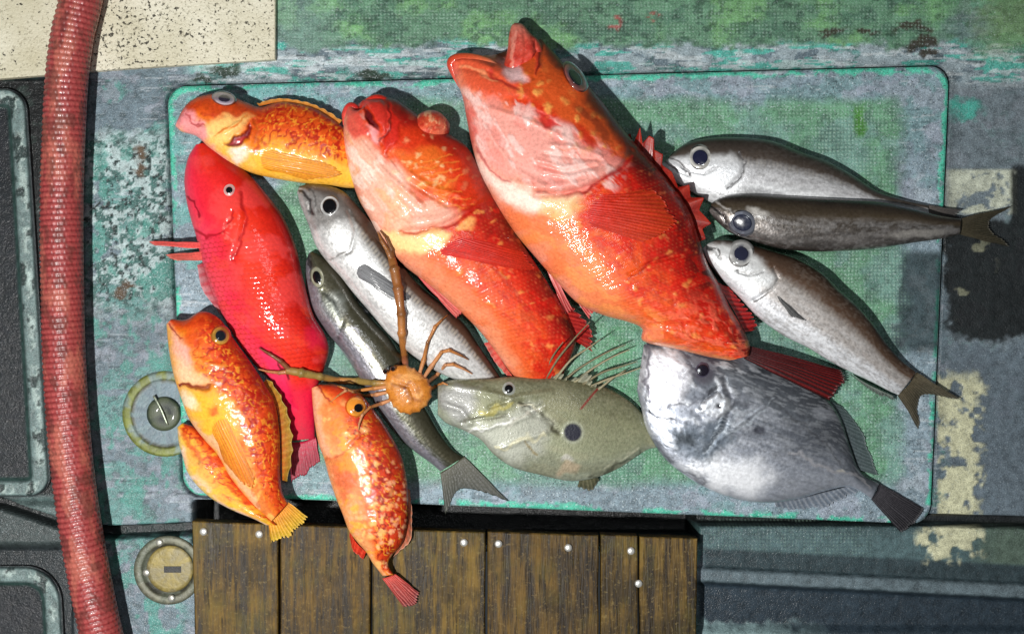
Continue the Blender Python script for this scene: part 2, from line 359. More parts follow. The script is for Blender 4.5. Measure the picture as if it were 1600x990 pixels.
def fin(name, base, tip, zb, zt, parent, cb, ct, cray, nr=12, jag=0.06, ridge=0.6, nu=None, nv=14, lin=False, arch=0.0, drape=None, thick=1.0, mat=None, rayal=0.7, seed=1, met=0.0, tr=None):
    nu = nu or max(nr * 6, 24); u = np.linspace(0, 1, nu); b = cr(base, u * (len(base) - 1)); t = cr(tip, u * (len(tip) - 1))
    if lin: t = np.stack([np.interp(u * (len(tip) - 1), np.arange(len(tip)), [p[k] for p in tip]) for k in (0, 1)], -1)
    zb = np.interp(u, np.linspace(0, 1, np.size(zb)), np.atleast_1d(zb)); zt = np.interp(u, np.linspace(0, 1, np.size(zt)), np.atleast_1d(zt))
    ur = u + .5 / nr * (fbm(u * nr * .35, u * 0, seed + 11, 2) - .5); cosr = 0.5 + 0.5 * np.cos(2 * np.pi * ur * nr); jg = 1 - jag * (1 - cosr ** 0.6) * (.2 + 1.3 * vnoise(u * nr * .8, u * 0, seed + 7)) - jag * 2.0 * vnoise(u * nr * 0.45, u * 0, seed)
    v = np.linspace(0, 1, nv)[:, None]; e = v * jg[None]
    xy = b[None] + (t - b)[None] * e[..., None]
    wob = (fbm(u[None] * 5 + 0 * v, v * 2 + 0 * u[None], seed, 2) - .5)
    L = np.linalg.norm(t - b, axis=1).mean(); side = np.array([-(t - b)[:, 1].mean(), (t - b)[:, 0].mean()]) / (L + 1e-9)
    xy = xy + side[None, None] * (wob * 5 * np.sin(np.pi * v) * min(1, L / 60))[..., None]
    z = zb[None] + (zt - zb)[None] * v + arch * np.sin(np.pi * v) + ridge * (cosr[None] - 0.5) * (0.3 + 0.7 * v)
    if drape is not None: z = hm_at(xy[..., 0], xy[..., 1], drape) - 2.2 + 4.0 * (np.sin(np.pi * np.clip(u, .001, .999)) ** .45)[None] * (v * 0 + np.clip(v * 5, 0, 1)) + ridge * cosr[None] * .7
    ry = (np.clip(cosr, 0, 1) ** 2)[None, :, None] * rayal * np.ones_like(v)[..., None]
    m = v[..., None] ** 0.9
    c = np.asarray(cb) * (1 - m) + np.asarray(ct) * m + np.zeros((nv, nu, 1)); c = c * (1 - ry) + np.asarray(cray) * ry
    c = c * (0.75 + 0.5 * fbm(u[None] * nr * 0.6 + 0 * v, v * 4 + 0 * u[None], seed + 3, 3))[..., None]
    n = nu * nv; px, py, zz = xy[..., 0].ravel(), xy[..., 1].ravel(), z.ravel()
    zz = np.maximum(zz, hm_at(px, py, FLOOR) + 2.0)
    V = np.vstack([P(px, py, zz), P(px, py, zz - thick)])
    q = gridq(nv, nu); loop = np.concatenate([np.arange(nu), np.arange(1, nv) * nu + nu - 1, (nv - 1) * nu + np.arange(nu - 2, -1, -1), np.arange(nv - 2, 0, -1) * nu])
    l2 = np.roll(loop, -1); sd = np.stack([loop, l2, l2 + n, loop + n], -1)
    col = c.reshape(-1, 3); col = np.vstack([col, col]); tr = (.55 if drape is not None else .32) if tr is None else tr; ta = (tr * v * (1 - .6 * np.clip(cosr, 0, 1)[None])).ravel(); col = np.hstack([col, np.concatenate([ta, ta])[:, None]])
    return obj(name, V, np.vstack([q, q[:, ::-1] + n, sd]), mat or M['fin'], parent, None, col)
def eye(parent, px, py, z, rx, ry, ang, ring, iris, pup, pr=0.55, h=5.0, rim=C(20, 18, 18), pdx=0.0, pdy=0.0):
    g = max(6, .6 * min(rx, ry)); tl = (np.clip(float(hm_at(px + g, py) - hm_at(px - g, py)) / (2 * g), -1.0, 1.0), np.clip(float(hm_at(px, py + g) - hm_at(px, py - g)) / (2 * g), -1.0, 1.0))
    ang = math.radians(ang); rs = [1.16, 1.08, 1.0, 0.92, 0.84, 0.6, 0.3, 0.05]
    prof = [(r, z - 3 + (h + 3) * math.sqrt(max(0, 1 - (r / 1.16) ** 2))) for r in rs]
    cols = [rim, rim, rim, ring, ring * .9, iris, iris, iris]
    e = lathe('eye', px, py, prof, M['eye'], parent, [c * .92 for c in cols], 36, rx, ry, ang, tl, wear=np.asarray(ring) * .45)
    ps = [1.0, 0.98, 0.85, 0.6, 0.3, 0.05]
    zt = lambda r: z - 3 + (h + 3) * math.sqrt(max(0, 1 - (min(1, r * pr) / 1.16) ** 2))
    prof = [(1.0 * pr, zt(1.0) - 1.5)] + [(r * pr, zt(r) + 0.9) for r in ps[1:]]
    lathe('pupil', px + pdx, py + pdy, prof, M['eye'], e, [pup] * len(ps), 28, rx, ry, ang, tl)
    return e
def spine_line(parent, name, pts, r0, r1, col, mat=None):
    p = np.asarray(pts, float); return tube(name, p, np.linspace(r0, r1, len(p)), mat or M['fin'], parent, col, 6, 4)

# ---------------------------------------------------------------- the deck and its hatches
LID = [(262, 136), (1482, 104), (1452, 818), (288, 772)]           # TL TR BR BL
def quad_pts(q, r, n=10):
    q = np.asarray(q, float); out = []
    for i in range(4):
        p0, p1, p2 = q[i - 1], q[i], q[(i + 1) % 4]
        a = p1 + (p0 - p1) / np.linalg.norm(p0 - p1) * r; b = p1 + (p2 - p1) / np.linalg.norm(p2 - p1) * r
        for t in np.linspace(0, 1, n): out.append(tuple((1 - t) ** 2 * a + 2 * t * (1 - t) * p1 + t * t * b))
    return out
LIDP = quad_pts(LID, 30)
SH1 = [(-420, 140), (40, 138), (80, 776), (-420, 776)]; SH2 = [(-420, 884), (92, 884), (112, 1250), (-420, 1250)]
SH1P = quad_pts(SH1, 34); SH2P = quad_pts(SH2, 55)
TEAL = C(38, 168, 142)
def teal_weather(x, y, seed, base=C(112, 138, 150)):
    n = fbm(x / 90, y / 70, seed, 4); m = fbm(x / 35, y / 22, seed + 3, 4); c = np.tile(base, (x.size, 1)); X = x.ravel(); return n, m
def mixc(c, m, k): return c + (np.asarray(k) - c) * np.clip(m, 0, 1)[..., None]
def deck_paint(x, y):
    wx = x + 14 * (fbm(x / 40, y / 40, 91, 4) - .5) * 2; wy = y + 14 * (fbm(x / 40, y / 40, 92, 4) - .5) * 2
    n = fbm(x / 95, y / 70, 1, 6); m = fbm(x / 34, y / 24, 4, 5); f = fbm(x / 12, y / 9, 6, 3); wx = wx + 9 * (f - .5) * 2; wy = wy + 9 * (fbm(x / 11, y / 10, 93, 3) - .5) * 2; n = n + .12 * (f - .5); m = m + .14 * (f - .5)
    c = np.zeros(x.shape + (3,)) + C(112, 134, 146)
    c = mixc(c, sstep(.53, .57, n), C(96, 156, 152)); c = mixc(c, sstep(.57, .61, m) * .8, C(146, 156, 170)); c = mixc(c, sstep(.62, .68, f) * .6, C(70, 92, 98)); st = fbm(x / 70, y / 4.5, 18, 4); sg = sstep(.5, .6, fbm(x / 50, y / 40, 19, 3)); c = mixc(c, sg * sstep(.66, .70, st) * .7, C(172, 186, 194)); c = mixc(c, sg * sstep(.33, .29, st) * .6, C(48, 66, 70))
    weave = np.zeros(x.shape); spk = np.full(x.shape, .45)
    # left strip between hose and hatch: worn speckled paint
    left = sstep(120, 150, wx) * sstep(300, 262, wx)
    worn = left * sstep(180, 240, wy) * sstep(520, 440, wy)
    c = mixc(c, worn * sstep(.44, .50, m), C(180, 206, 206)); c = mixc(c, worn * sstep(.57, .61, f), C(60, 112, 106)); c = mixc(c, worn * sstep(.66, .70, fbm(x / 6, y / 6, 17, 2)), C(20, 46, 44)); spk = np.maximum(spk, worn)
    c = mixc(c, left * sstep(.56, .64, fbm(x / 22, y / 30, 14, 4)) * sstep(200, 260, wy) * .8, C(66, 158, 144))
    for (bx, by, br) in ((218, 240, 17), (220, 266, 13), (192, 452, 16), (205, 440, 10)):
        c = mixc(c, sstep(br, br * .4, np.hypot(wx - bx, wy - by)), C(96, 74, 48))
    # rim above the hatch and green cloth strip along the top
    rim = sstep(60, 76, wy) * sstep(150, 128, y) * sstep(280, 330, x)
    c = mixc(c, rim * sstep(.44, .50, m), C(160, 180, 188)); c = mixc(c, rim * sstep(.52, .56, fbm(x / 60, y / 9, 21, 5)) * .9, C(56, 190, 172)); c = mixc(c, rim * sstep(.58, .62, fbm(x / 40, y / 5, 23, 4)) * .7, C(210, 222, 226)); spk = np.maximum(spk, rim)
    gr = sstep(78, 62, wy) * sstep(425, 440, x) * sstep(1560, 1420, wx); c = mixc(c, gr, C(94, 146, 112))
    c = mixc(c, gr * sstep(.5, .65, n), C(112, 176, 108)); c = mixc(c, gr * sstep(.56, .62, m) * .6, C(66, 112, 92)); c = mixc(c, gr * sstep(.62, .66, f) * .6, C(40, 74, 60)); weave = np.maximum(weave, gr * .7)
    c = mixc(c, gr * sstep(560, 470, wx) * .5, C(120, 150, 150))
    c = mixc(c, sstep(1500, 1560, wx) * sstep(110, 60, wy) * .8, C(118, 165, 96))
    for (bx, by, rx, ry) in ((1425, 48, 34, 9), (1352, 50, 26, 6), (1300, 48, 26, 5), (1440, 72, 26, 14), (1455, 92, 20, 8), (590, 124, 34, 9), (985, 126, 60, 6), (350, 110, 34, 9), (315, 124, 24, 7)):
        c = mixc(c, sstep(1.1, .6, np.hypot((wx - bx) / rx, (wy - by) / ry)) * .95, C(62, 54, 40) if bx > 1200 else C(38, 62, 42))
    for (bx, by, rx, ry) in ((1024, 26, 17, 9), (964, 30, 16, 10)):
        c = mixc(c, sstep(1.2, .5, np.hypot((wx - bx) / rx, (wy - by) / ry)) * sstep(.42, .55, f), C(170, 80, 70))
    # right strip
    R = sstep(1470, 1490, x); r1 = R * sstep(110, 150, wy)
    c = mixc(c, r1 * .75, C(118, 132, 140)); c = mixc(c, r1 * sstep(.55, .68, n) * .5, C(140, 130, 150))
    c = mixc(c, R * sstep(40, 12, np.hypot((wx - 1508) / 1.0, (wy - 172) / .5)), C(50, 178, 160))
    pe = R * sstep(262, 268, y) * sstep(338, 330, y) * sstep(1592, 1586, x)
    c = mixc(c, pe * np.clip(sstep(.46, .56, m) + sstep(1500, 1490, wx) + sstep(1570, 1580, wx) + sstep(278, 270, wy), 0, 1), C(205, 212, 190))
    dk = sstep(1474, 1484, wx) * sstep(338, 352, wy) * sstep(536, 522, wy) + sstep(1576, 1584, x) * sstep(250, 262, wy) * sstep(352, 340, wy)  # cast shadow painted into the deck colour, as a dark block
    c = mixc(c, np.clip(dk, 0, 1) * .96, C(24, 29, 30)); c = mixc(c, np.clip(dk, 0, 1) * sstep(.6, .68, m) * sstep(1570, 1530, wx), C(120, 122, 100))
    lo = R * sstep(528, 545, wy) * sstep(812, 808, y); c = mixc(c, lo * .9, C(98, 114, 126)); spk = np.where(lo > .5, .35, spk)
    spk = np.where(dk > .4, .0, spk); spk = np.where((y > 835) & ((x > 1090) | (x < 125)), .08, spk)
    cr_ = sstep(1462, 1468, x) * sstep(1540, 1522, wx + 14 * (f - .5)) * sstep(575, 600, wy) * sstep(812, 808, y) + sstep(1430, 1446, wx) * sstep(1545, 1530, wx) * sstep(822, 824, y) * sstep(878, 862, wy + 30 * (f - .5))
    c = mixc(c, np.clip(cr_, 0, 1) * sstep(.40, .50, .5 * m + .5 * fbm(x / 18, y / 18, 33, 3)), C(212, 212, 172))
    # forward panel across the seam
    s = y - seam(x)
    low = sstep(0, 6, s) * sstep(1085, 1105, x)
    y0 = 886 + (x - 1100) * .052
    band = low * sstep(y0 - 26, y0 - 34, y)
    c = mixc(c, low, C(50, 68, 74)); c = mixc(c, band, C(80, 108, 112)); weave = np.maximum(weave, band * .35 * sstep(1400, 1330, x)); c = mixc(c, band * sstep(1500, 1560, wx) * .6, C(88, 104, 76))
    c = mixc(c, low * sstep(y0 - 1, y0 + 1, y) * sstep(y0 + 24, y0 + 17, wy * .3 + y * .7), C(98, 116, 124))
    c = mixc(c, low * sstep(y0 + 18, y0 + 26, y), C(40, 56, 68)); c = mixc(c, low * sstep(970, 985, wy) * sstep(1330, 1130, x), C(130, 160, 162))
    c = mixc(c, np.clip(cr_, 0, 1) * (y > 822) * sstep(.40, .50, .5 * m + .5 * fbm(x / 18, y / 18, 33, 3)), C(212, 212, 172))
    lowl = sstep(0, 6, s) * sstep(130, 110, x); c = mixc(c, lowl, C(74, 86, 86)); c = mixc(c, lowl * sstep(845, 862, y), C(38, 46, 50))
    gg = sstep(1100, 1086, x) * sstep(292, 306, x) * sstep(782, 786, y) * sstep(852, 845, y); c = mixc(c, gg, C(16, 20, 20)); spk = spk * (1 - gg)  # near-black paint stands in for shade in the gutter above the planks
    # gutter round the side hatch
    g = sstep(122, 100, x) * sstep(112, 124, y) * sstep(-2, 8, -s) * sstep(797, 770, y)
    c = mixc(c, g, C(22, 25, 26)); c = mixc(c, g * sstep(.55, .65, m) * .5, C(60, 78, 72)); spk = np.where(g > .5, .1, spk)
    gl = sstep(125, 112, x) * sstep(770, 786, y) * sstep(2, -6, s); c = mixc(c, gl, C(96, 118, 116))
    sw = np.where(x < 110, 7, np.where(x < 1090, 9, 8)); sm = sstep(sw + 3, sw - 1, np.abs(s)); c = mixc(c, sm * .95, C(14, 17, 18)); spk = spk * (1 - sm)  # dirt and groove shade both painted into the seam
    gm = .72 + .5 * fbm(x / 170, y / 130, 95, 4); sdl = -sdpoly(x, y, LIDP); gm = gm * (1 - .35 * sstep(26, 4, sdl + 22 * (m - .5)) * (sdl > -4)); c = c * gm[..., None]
    return c, weave, np.clip(spk, 0, 1)
def seam(x): return np.interp(x, [-900, 0, 105, 170, 300, 1090, 1452, 1600, 2500], [640, 787, 822, 832, 826, 812, 812, 816, 840])
def deck_h(x, y):
    z = np.zeros(x.shape)
    sd = sdpoly(x, y, LIDP); z = np.where(sd > -5, -16 * sstep(-5, -1.5, sd), z)
    s = np.abs(y - seam(x)); w = np.where(x < 110, 7, np.where(x < 1090, 9, 8)); z = np.minimum(z, -34 * sstep(w + 2.5, w - 1.5, s))
    g = sstep(1095, 1085, x) * sstep(300, 310, x) * sstep(780, 785, y) * sstep(850, 845, y); z = np.minimum(z, -110 * g)
    z = np.where(sstep(110, 98, x) * sstep(118, 126, y) * sstep(792, 780, y) > 0, np.minimum(z, -12 * sstep(110, 98, x) * sstep(118, 126, y) * sstep(792, 780, y)), z)
    low = (y > 825) & (x > 1085); y0 = 886 + (x - 1100) * .052
    z = np.where(low, z + 9 * sstep(y0 - 4, y0 + 4, y) * sstep(y0 + 30, y0 + 18, y) - 10 * sstep(y0 + 18, y0 + 32, y) * sstep(990, 975, y), z)
    ll = (x < 112) & (y > seam(x) + 8); z = np.where(ll, np.minimum(z, -14 * sstep(845, 862, y) * sstep(120, 108, x)), z)
    return z + 0.8 * (fbm(x / 60, y / 60, 77, 3) - .5) + 0.5 * (fbm(x / 9, y / 9, 78, 2) - .5)
xs = np.concatenate([np.arange(-900, -40, 60), np.arange(-40, 1640, 2.2), np.arange(1642, 2500, 60)])
ys = np.concatenate([np.arange(-700, -30, 60), np.arange(-30, 1020, 2.2), np.arange(1022, 1700, 60)])
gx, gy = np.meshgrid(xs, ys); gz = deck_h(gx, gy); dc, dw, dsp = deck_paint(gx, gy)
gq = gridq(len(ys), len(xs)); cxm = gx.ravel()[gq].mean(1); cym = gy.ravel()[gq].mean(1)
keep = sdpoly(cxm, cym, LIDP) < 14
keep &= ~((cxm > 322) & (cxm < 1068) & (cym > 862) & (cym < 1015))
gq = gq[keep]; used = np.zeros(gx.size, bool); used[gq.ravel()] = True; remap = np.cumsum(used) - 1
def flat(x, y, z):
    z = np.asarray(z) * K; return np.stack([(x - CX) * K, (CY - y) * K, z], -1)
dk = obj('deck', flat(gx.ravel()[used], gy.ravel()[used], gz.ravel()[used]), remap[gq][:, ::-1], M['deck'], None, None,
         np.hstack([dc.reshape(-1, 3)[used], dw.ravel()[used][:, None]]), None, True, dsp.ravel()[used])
dk['kind'] = 'structure'; dk['label'] = 'weathered grey and teal painted boat deck'

def plate(name, q, r, z0, ztop, paint, rimh, mat, parent=None, sp=2.2):
    q = np.asarray(q, float); Lx = np.linalg.norm(q[1] - q[0]); Ly = np.linalg.norm(q[3] - q[0])
    nx, ny = int(Lx / sp) + 1, int(Ly / sp) + 1; u, v = np.meshgrid(np.linspace(0, Lx, nx), np.linspace(0, Ly, ny))
    du = np.minimum(u, Lx - u); dv = np.minimum(v, Ly - v); cn = (du < r) & (dv < r)
    a = np.clip((r - du) / r, 0, 1); b = np.clip((r - dv) / r, 0, 1)
    a2 = a * np.sqrt(1 - b * b / 2); b2 = b * np.sqrt(1 - a * a / 2)
    u = np.where(cn, np.where(u < Lx / 2, r - a2 * r, Lx - r + a2 * r), u); v = np.where(cn, np.where(v < Ly / 2, r - b2 * r, Ly - r + b2 * r), v)
    fu = (u / Lx)[..., None]; fv = (v / Ly)[..., None]
    p = (q[0] * (1 - fu) + q[1] * fu) * (1 - fv) + (q[3] * (1 - fu) + q[2] * fu) * fv
    du = np.minimum(u, Lx - u); dv = np.minimum(v, Ly - v); inc = (du < r) & (dv < r)
    e = np.where(inc, r - np.hypot(r - du, r - dv), np.minimum(du, dv)); e = np.maximum(e, 0)
    x, y = p[..., 0], p[..., 1]; c, w, s = paint(x, y, e)
    z = ztop + rimh(e) - 2.2 * sstep(3.5, 0, e) + 0.4 * (fbm(x / 50, y / 50, 61, 3) - .5)
    n = x.size; X, Y = x.ravel(), y.ravel()
    loop = np.concatenate([np.arange(nx), np.arange(1, ny) * nx + nx - 1, (ny - 1) * nx + np.arange(nx - 2, -1, -1), np.arange(ny - 2, 0, -1) * nx]); m = len(loop)
    V = np.vstack([flat(X, Y, z.ravel()), flat(X[loop], Y[loop], np.full(m, z0))])
    k = np.arange(m); k2 = (k + 1) % m; sd = np.stack([loop[k], n + k, n + k2, loop[k2]], -1)
    cc = np.hstack([c.reshape(-1, 3), w.ravel()[:, None]]); cc = np.vstack([cc, cc[loop]]); ss = np.concatenate([s.ravel(), s.ravel()[loop]])
    return obj(name, V, np.vstack([gridq(ny, nx)[:, ::-1], sd]), mat, parent, None, cc, None, True, ss)
def lid_paint(x, y, e):
    n = fbm(x / 95, y / 80, 31, 6); m = fbm(x / 34, y / 26, 34, 5); f = fbm(x / 10, y / 9, 36, 3); n = n + .14 * (f - .5); m = m + .16 * (f - .5)
    wx = x + 16 * (m - .5) * 2; wy = y + 16 * (n - .5) * 2
    c = np.zeros(x.shape + (3,)) + C(140, 164, 178)
    c = mixc(c, sstep(.52, .58, n) * .6, C(118, 166, 168)); c = mixc(c, sstep(.56, .61, m) * .6, C(168, 176, 194)); c = mixc(c, sstep(.6, .72, f) * .4, C(80, 106, 116))
    inner = sstep(560, 640, wx) * sstep(1420, 1392, wx) * sstep(150, 175, wy) * sstep(765, 740, wy) + sstep(420, 450, wx) * sstep(640, 600, wx) * sstep(250, 280, wy) * sstep(740, 715, wy)
    inner = np.clip(inner, 0, 1)
    c = mixc(c, inner, C(112, 160, 146)); g = inner * sstep(.44, .60, n); c = mixc(c, g * .75, C(98, 164, 116))
    c = mixc(c, inner * sstep(900, 980, wx) * sstep(1100, 900, wx) * sstep(420, 520, wy) * .7, C(60, 156, 100))
    c = mixc(c, inner * sstep(.55, .68, m) * .5, C(70, 108, 96))
    c = mixc(c, sstep(1.2, .5, np.hypot((wx - 1345) / 12, (wy - 188) / 26)), C(66, 142, 40))
    rim = sstep(10, 6, e + 16 * (m - .5) + 8 * (f - .5)); c = mixc(c, rim * sstep(.36, .44, m * .5 + n * .5), C(52, 206, 172)); st = fbm(x / 60, y / 4, 38, 4); sg = sstep(.5, .6, fbm(x / 50, y / 40, 39, 3)); c = mixc(c, sg * (1 - inner) * sstep(.66, .70, st) * .6, C(196, 208, 214)); c = mixc(c, sg * (1 - inner) * sstep(.33, .29, st) * .5, C(66, 92, 100))
    c = mixc(c, sstep(60, 30, e + 40 * (n - .5)) * sstep(1000, 300, x) * sstep(.5, .62, m) * .7 * (y < 420), C(70, 178, 168))
    c = mixc(c, sstep(28, 8, np.abs(x - 1448 + (y - 200) * .04)) * sstep(.45, .58, m) * .75 * sstep(230, 270, wy), C(178, 196, 208))
    c = mixc(c, sstep(2.2, .5, e) * .7, C(30, 60, 58))
    dk_ = sstep(1396, 1408, wx) * sstep(385, 400, y) * sstep(560, 530, wy); c = mixc(c, dk_ * .82, C(34, 56, 58))  # the cast shadow carried onto the lid, painted as dark colour
    c = c * (.76 + .46 * fbm(x / 150, y / 120, 96, 4))[..., None]
    spk = (np.full(x.shape, .6) + .4 * sstep(100, 30, e)) * (1 - dk_); return c, inner, np.clip(spk, 0, 1)
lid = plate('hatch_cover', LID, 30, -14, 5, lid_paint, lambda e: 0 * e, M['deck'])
tag(lid, 'large teal and grey hatch cover with woven green centre, under the pile of fish', 'hatch')
fx, fy = np.meshgrid(np.arange(700) * BIN - 600 + BIN / 2, np.arange(500) * BIN - 500 + BIN / 2)
FLOOR[:] = np.where(sdpoly(fx, fy, LIDP) > -3, 5.3, 0.3)
FLOOR[:] = np.where((fx > 300) & (fx < 1090) & (fy > 818 + (fx - 300) * .03), 32.0, FLOOR); HM[:] = FLOOR
def side_paint(x, y, e):
    n = fbm(x / 60, y / 60, 41, 4); m = fbm(x / 16, y / 20, 44, 4)
    c = np.zeros(x.shape + (3,)) + C(30, 36, 41); c = mixc(c, sstep(.5, .7, n) * .5, C(42, 44, 50))
    rm = sstep(27, 22, e) * sstep(1, 4, e); c = mixc(c, rm, C(112, 136, 134)); c = mixc(c, sstep(20, 14, e) * sstep(4, 8, e) * sstep(.42, .55, m), C(172, 194, 188))
    c = mixc(c, rm * sstep(.6, .68, m), C(48, 66, 64)); c = mixc(c, sstep(34, 26, e) * sstep(24, 27, e) * .7, C(58, 96, 88))
    return c, 0 * x, 0.25 * rm
rimf = lambda e: 6 * sstep(30, 22, e) * sstep(-2, 4, e)
tag(plate('side_hatch', SH1, 34, -12, -2, side_paint, rimf, M['deck']), 'long dark hatch lid with pale worn rim, below the speckled board', 'hatch')
tag(plate('side_hatch', SH2, 55, -16, -4, side_paint, rimf, M['deck']), 'dark hatch lid with rounded pale rim, in the bottom left corner', 'hatch')

# speckled board, top left
def board_mat():
    s = N('speckled_board'); v = s.geo(); a = s.attr('Col')
    c = s.mix(s.rng(s.noise(v, 14, 4), .3, .7, 0, 1), tuple(C(226, 222, 202)), tuple(C(196, 190, 162)))
    dens = s.rng(s.noise(v, 9, 3), .4, .6, -.05, .03)
    pit = s.rng(s.math('ADD', s.noise(v, 210, 3, .6), dens), .60, .65, 0, 1); c = s.mix(pit, c, tuple(C(58, 54, 44)))
    c = s.mix(s.rng(s.noise(v, 330, 2), .58, .66, 0, .55), c, tuple(C(140, 132, 108)))
    c = s.mix(1.0, c, a.outputs['Color'], 'MULTIPLY')
    s.l(c, s.b.inputs['Base Color']); s.b.inputs['Roughness'].default_value = .5
    s.l(s.bump(s.math('ADD', s.math('MULTIPLY', pit, -1), s.noise(v, 300, 3)), .5, .002), s.b.inputs['Normal']); return s.m
def slab(name, pts, z0, z1, mat, parent, col=(1, 1, 1), bev=2.0, wob=0.0, seed=1, smooth=False):
    """prism over a plan outline with bevelled top edge"""
    out = []
    for i in range(len(pts)):
        p0 = np.array(pts[i], float); p1 = np.array(pts[(i + 1) % len(pts)], float); k = max(1, int(np.linalg.norm(p1 - p0) / 40))
        for t in range(k): out.append(p0 + (p1 - p0) * t / k)
    p = np.array(out); p = np.array([CX, CY]) + (p - np.array([CX, CY])) * (1 - z1 * K / H); nrm = np.roll(p, -1, 0) - np.roll(p, 1, 0); nrm = np.stack([nrm[:, 1], -nrm[:, 0]], -1); nrm /= np.linalg.norm(nrm, axis=1)[:, None]
    area2 = (p[:, 0] * np.roll(p[:, 1], -1) - np.roll(p[:, 0], -1) * p[:, 1]).sum(); nrm = nrm if area2 > 0 else -nrm
    p = p + nrm * (wob * (fbm(p[:, 0] / 30, p[:, 1] / 30, seed, 3) - .5))[:, None] * 2
    r = [(p, z0), (p, z1 - bev), (p - nrm * bev * .35, z1 - bev * .35), (p - nrm * bev, z1)]
    n = len(p); V = np.vstack([flat(q[:, 0], q[:, 1], np.full(n, z)) for q, z in r] + [flat(*(p.mean(0)), np.array(z1))[None]])
    q = gridq(4, n, True); j = np.arange(n); t = np.stack([np.full(n, 4 * n), 3 * n + j, 3 * n + (j + 1) % n], -1)
    return obj(name, V, q, mat, parent, t, np.asarray(col, float), None, smooth)
bd = slab('speckled_board', [(-300, -300), (431, -300), (430, 93), (200, 107), (-300, 147)], 0, 13, board_mat(), None, bev=2)
tag(bd, 'off-white board with black speckles lying under the top of the red hose', 'board')

# wooden board of six planks, with nails
wb = root('wooden_board', 695, 930, 0, 'wet brown board of nailed planks below the hatch cover', 'board')
tp = lambda x: 815 + (x - 300) * .032
pe = [300, 436, 580, 760, 937, 998, 1090]
for i in range(6):
    a, b = pe[i] + (1.8 if i else 0), pe[i + 1] - (1.8 if i < 5 else 0); d = rng.uniform(-1.5, 1.5)
    tint = [(1, .98, .9), (.95, .9, .75), (1.05, 1, .85), (.82, .78, .72), (1, 1.05, .95), (1.15, 1.15, 1.0)][i]
    xb = lambda x: x - (4 if x > 1000 else 0) + (8 if x < 310 else 0)
    slab('plank', [(a, tp(a) + d), (b, tp(b) + d), (xb(b), 1180), (xb(a), 1180)], 1.0, 30 + rng.uniform(-.8, .8), M['wood'], wb, tint, 2.2, 1.1, i)
for (nx, ny) in ((318, 830), (405, 834), (725, 847), (779, 849), (888, 855), (986, 860), (998, 911)):
    lathe('nail', nx, ny, [(6.2, 30.5), (6.0, 32.3), (4.5, 33.6), (2.5, 34.2), (.3, 34.4)], M['steel'], wb, [C(225, 225, 220)] * 5, 14)

# red ribbed hose
hp = [(178, -260, 46), (158, -120, 46), (143, 0, 48), (128, 70, 50), (119, 150, 50), (112, 300, 47), (112, 430, 46), (115, 560, 46), (124, 690, 47), (138, 800, 48), (157, 910, 46), (178, 1010, 42), (212, 1140, 36), (250, 1260, 33)]
def hose():
    p0 = np.array(hp, float); t = np.linspace(0, len(p0) - 1, 3000); p = cr(p0, t); L = np.concatenate([[0], np.cumsum(np.linalg.norm(np.diff(p, axis=0), axis=1))])
    ns = int(L[-1] / 1.5); tt = np.interp(np.linspace(0, L[-1], ns), L, t); p = cr(p0, tt); l = np.linspace(0, L[-1], ns)
    d = np.gradient(p, axis=0); d /= np.linalg.norm(d, axis=1)[:, None]; side = np.stack([-d[:, 1], d[:, 0], 0 * l], -1); side /= np.linalg.norm(side, axis=1)[:, None]; up = np.cross(d, side); up *= np.sign(up[:, 2:3])
    n = 72; th = np.linspace(0, 2 * np.pi, n, endpoint=False)
    rib = l[:, None] / 8.6 + th[None] / (2 * np.pi); cross = np.cos(2 * np.pi * (l[:, None] / 8.6 * 0 + th[None] * 26 / (2 * np.pi) + l[:, None] / 17.2))
    prof = np.abs(np.cos(np.pi * rib)); cross2 = np.cos(2 * np.pi * (th[None] * 26 / (2 * np.pi) - l[:, None] / 17.2)); r = 31.0 + .65 * (prof ** .7 - .5) * 2 + .55 * cross + .55 * cross2
    q = p[:, None] + r[..., None] * (np.cos(th)[None, :, None] * side[:, None] + np.sin(th)[None, :, None] * up[:, None]); q = q.reshape(-1, 3)
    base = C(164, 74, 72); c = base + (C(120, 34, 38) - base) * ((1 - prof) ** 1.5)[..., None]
    w = fbm(l[:, None] / 60 + 0 * th, th[None] * 1.5 + 0 * l[:, None], 5, 4); c = c + (C(186, 110, 92) - c) * (sstep(.5, .7, w) * .6)[..., None]
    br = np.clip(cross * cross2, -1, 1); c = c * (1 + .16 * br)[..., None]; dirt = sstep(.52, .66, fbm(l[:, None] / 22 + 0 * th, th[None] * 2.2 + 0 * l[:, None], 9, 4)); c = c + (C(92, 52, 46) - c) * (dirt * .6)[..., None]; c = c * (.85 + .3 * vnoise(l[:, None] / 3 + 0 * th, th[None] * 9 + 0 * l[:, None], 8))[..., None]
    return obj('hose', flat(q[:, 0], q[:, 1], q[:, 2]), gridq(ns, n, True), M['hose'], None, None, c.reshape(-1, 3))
tag(hose(), 'red ribbed rubber hose running down the left side of the deck', 'hose')

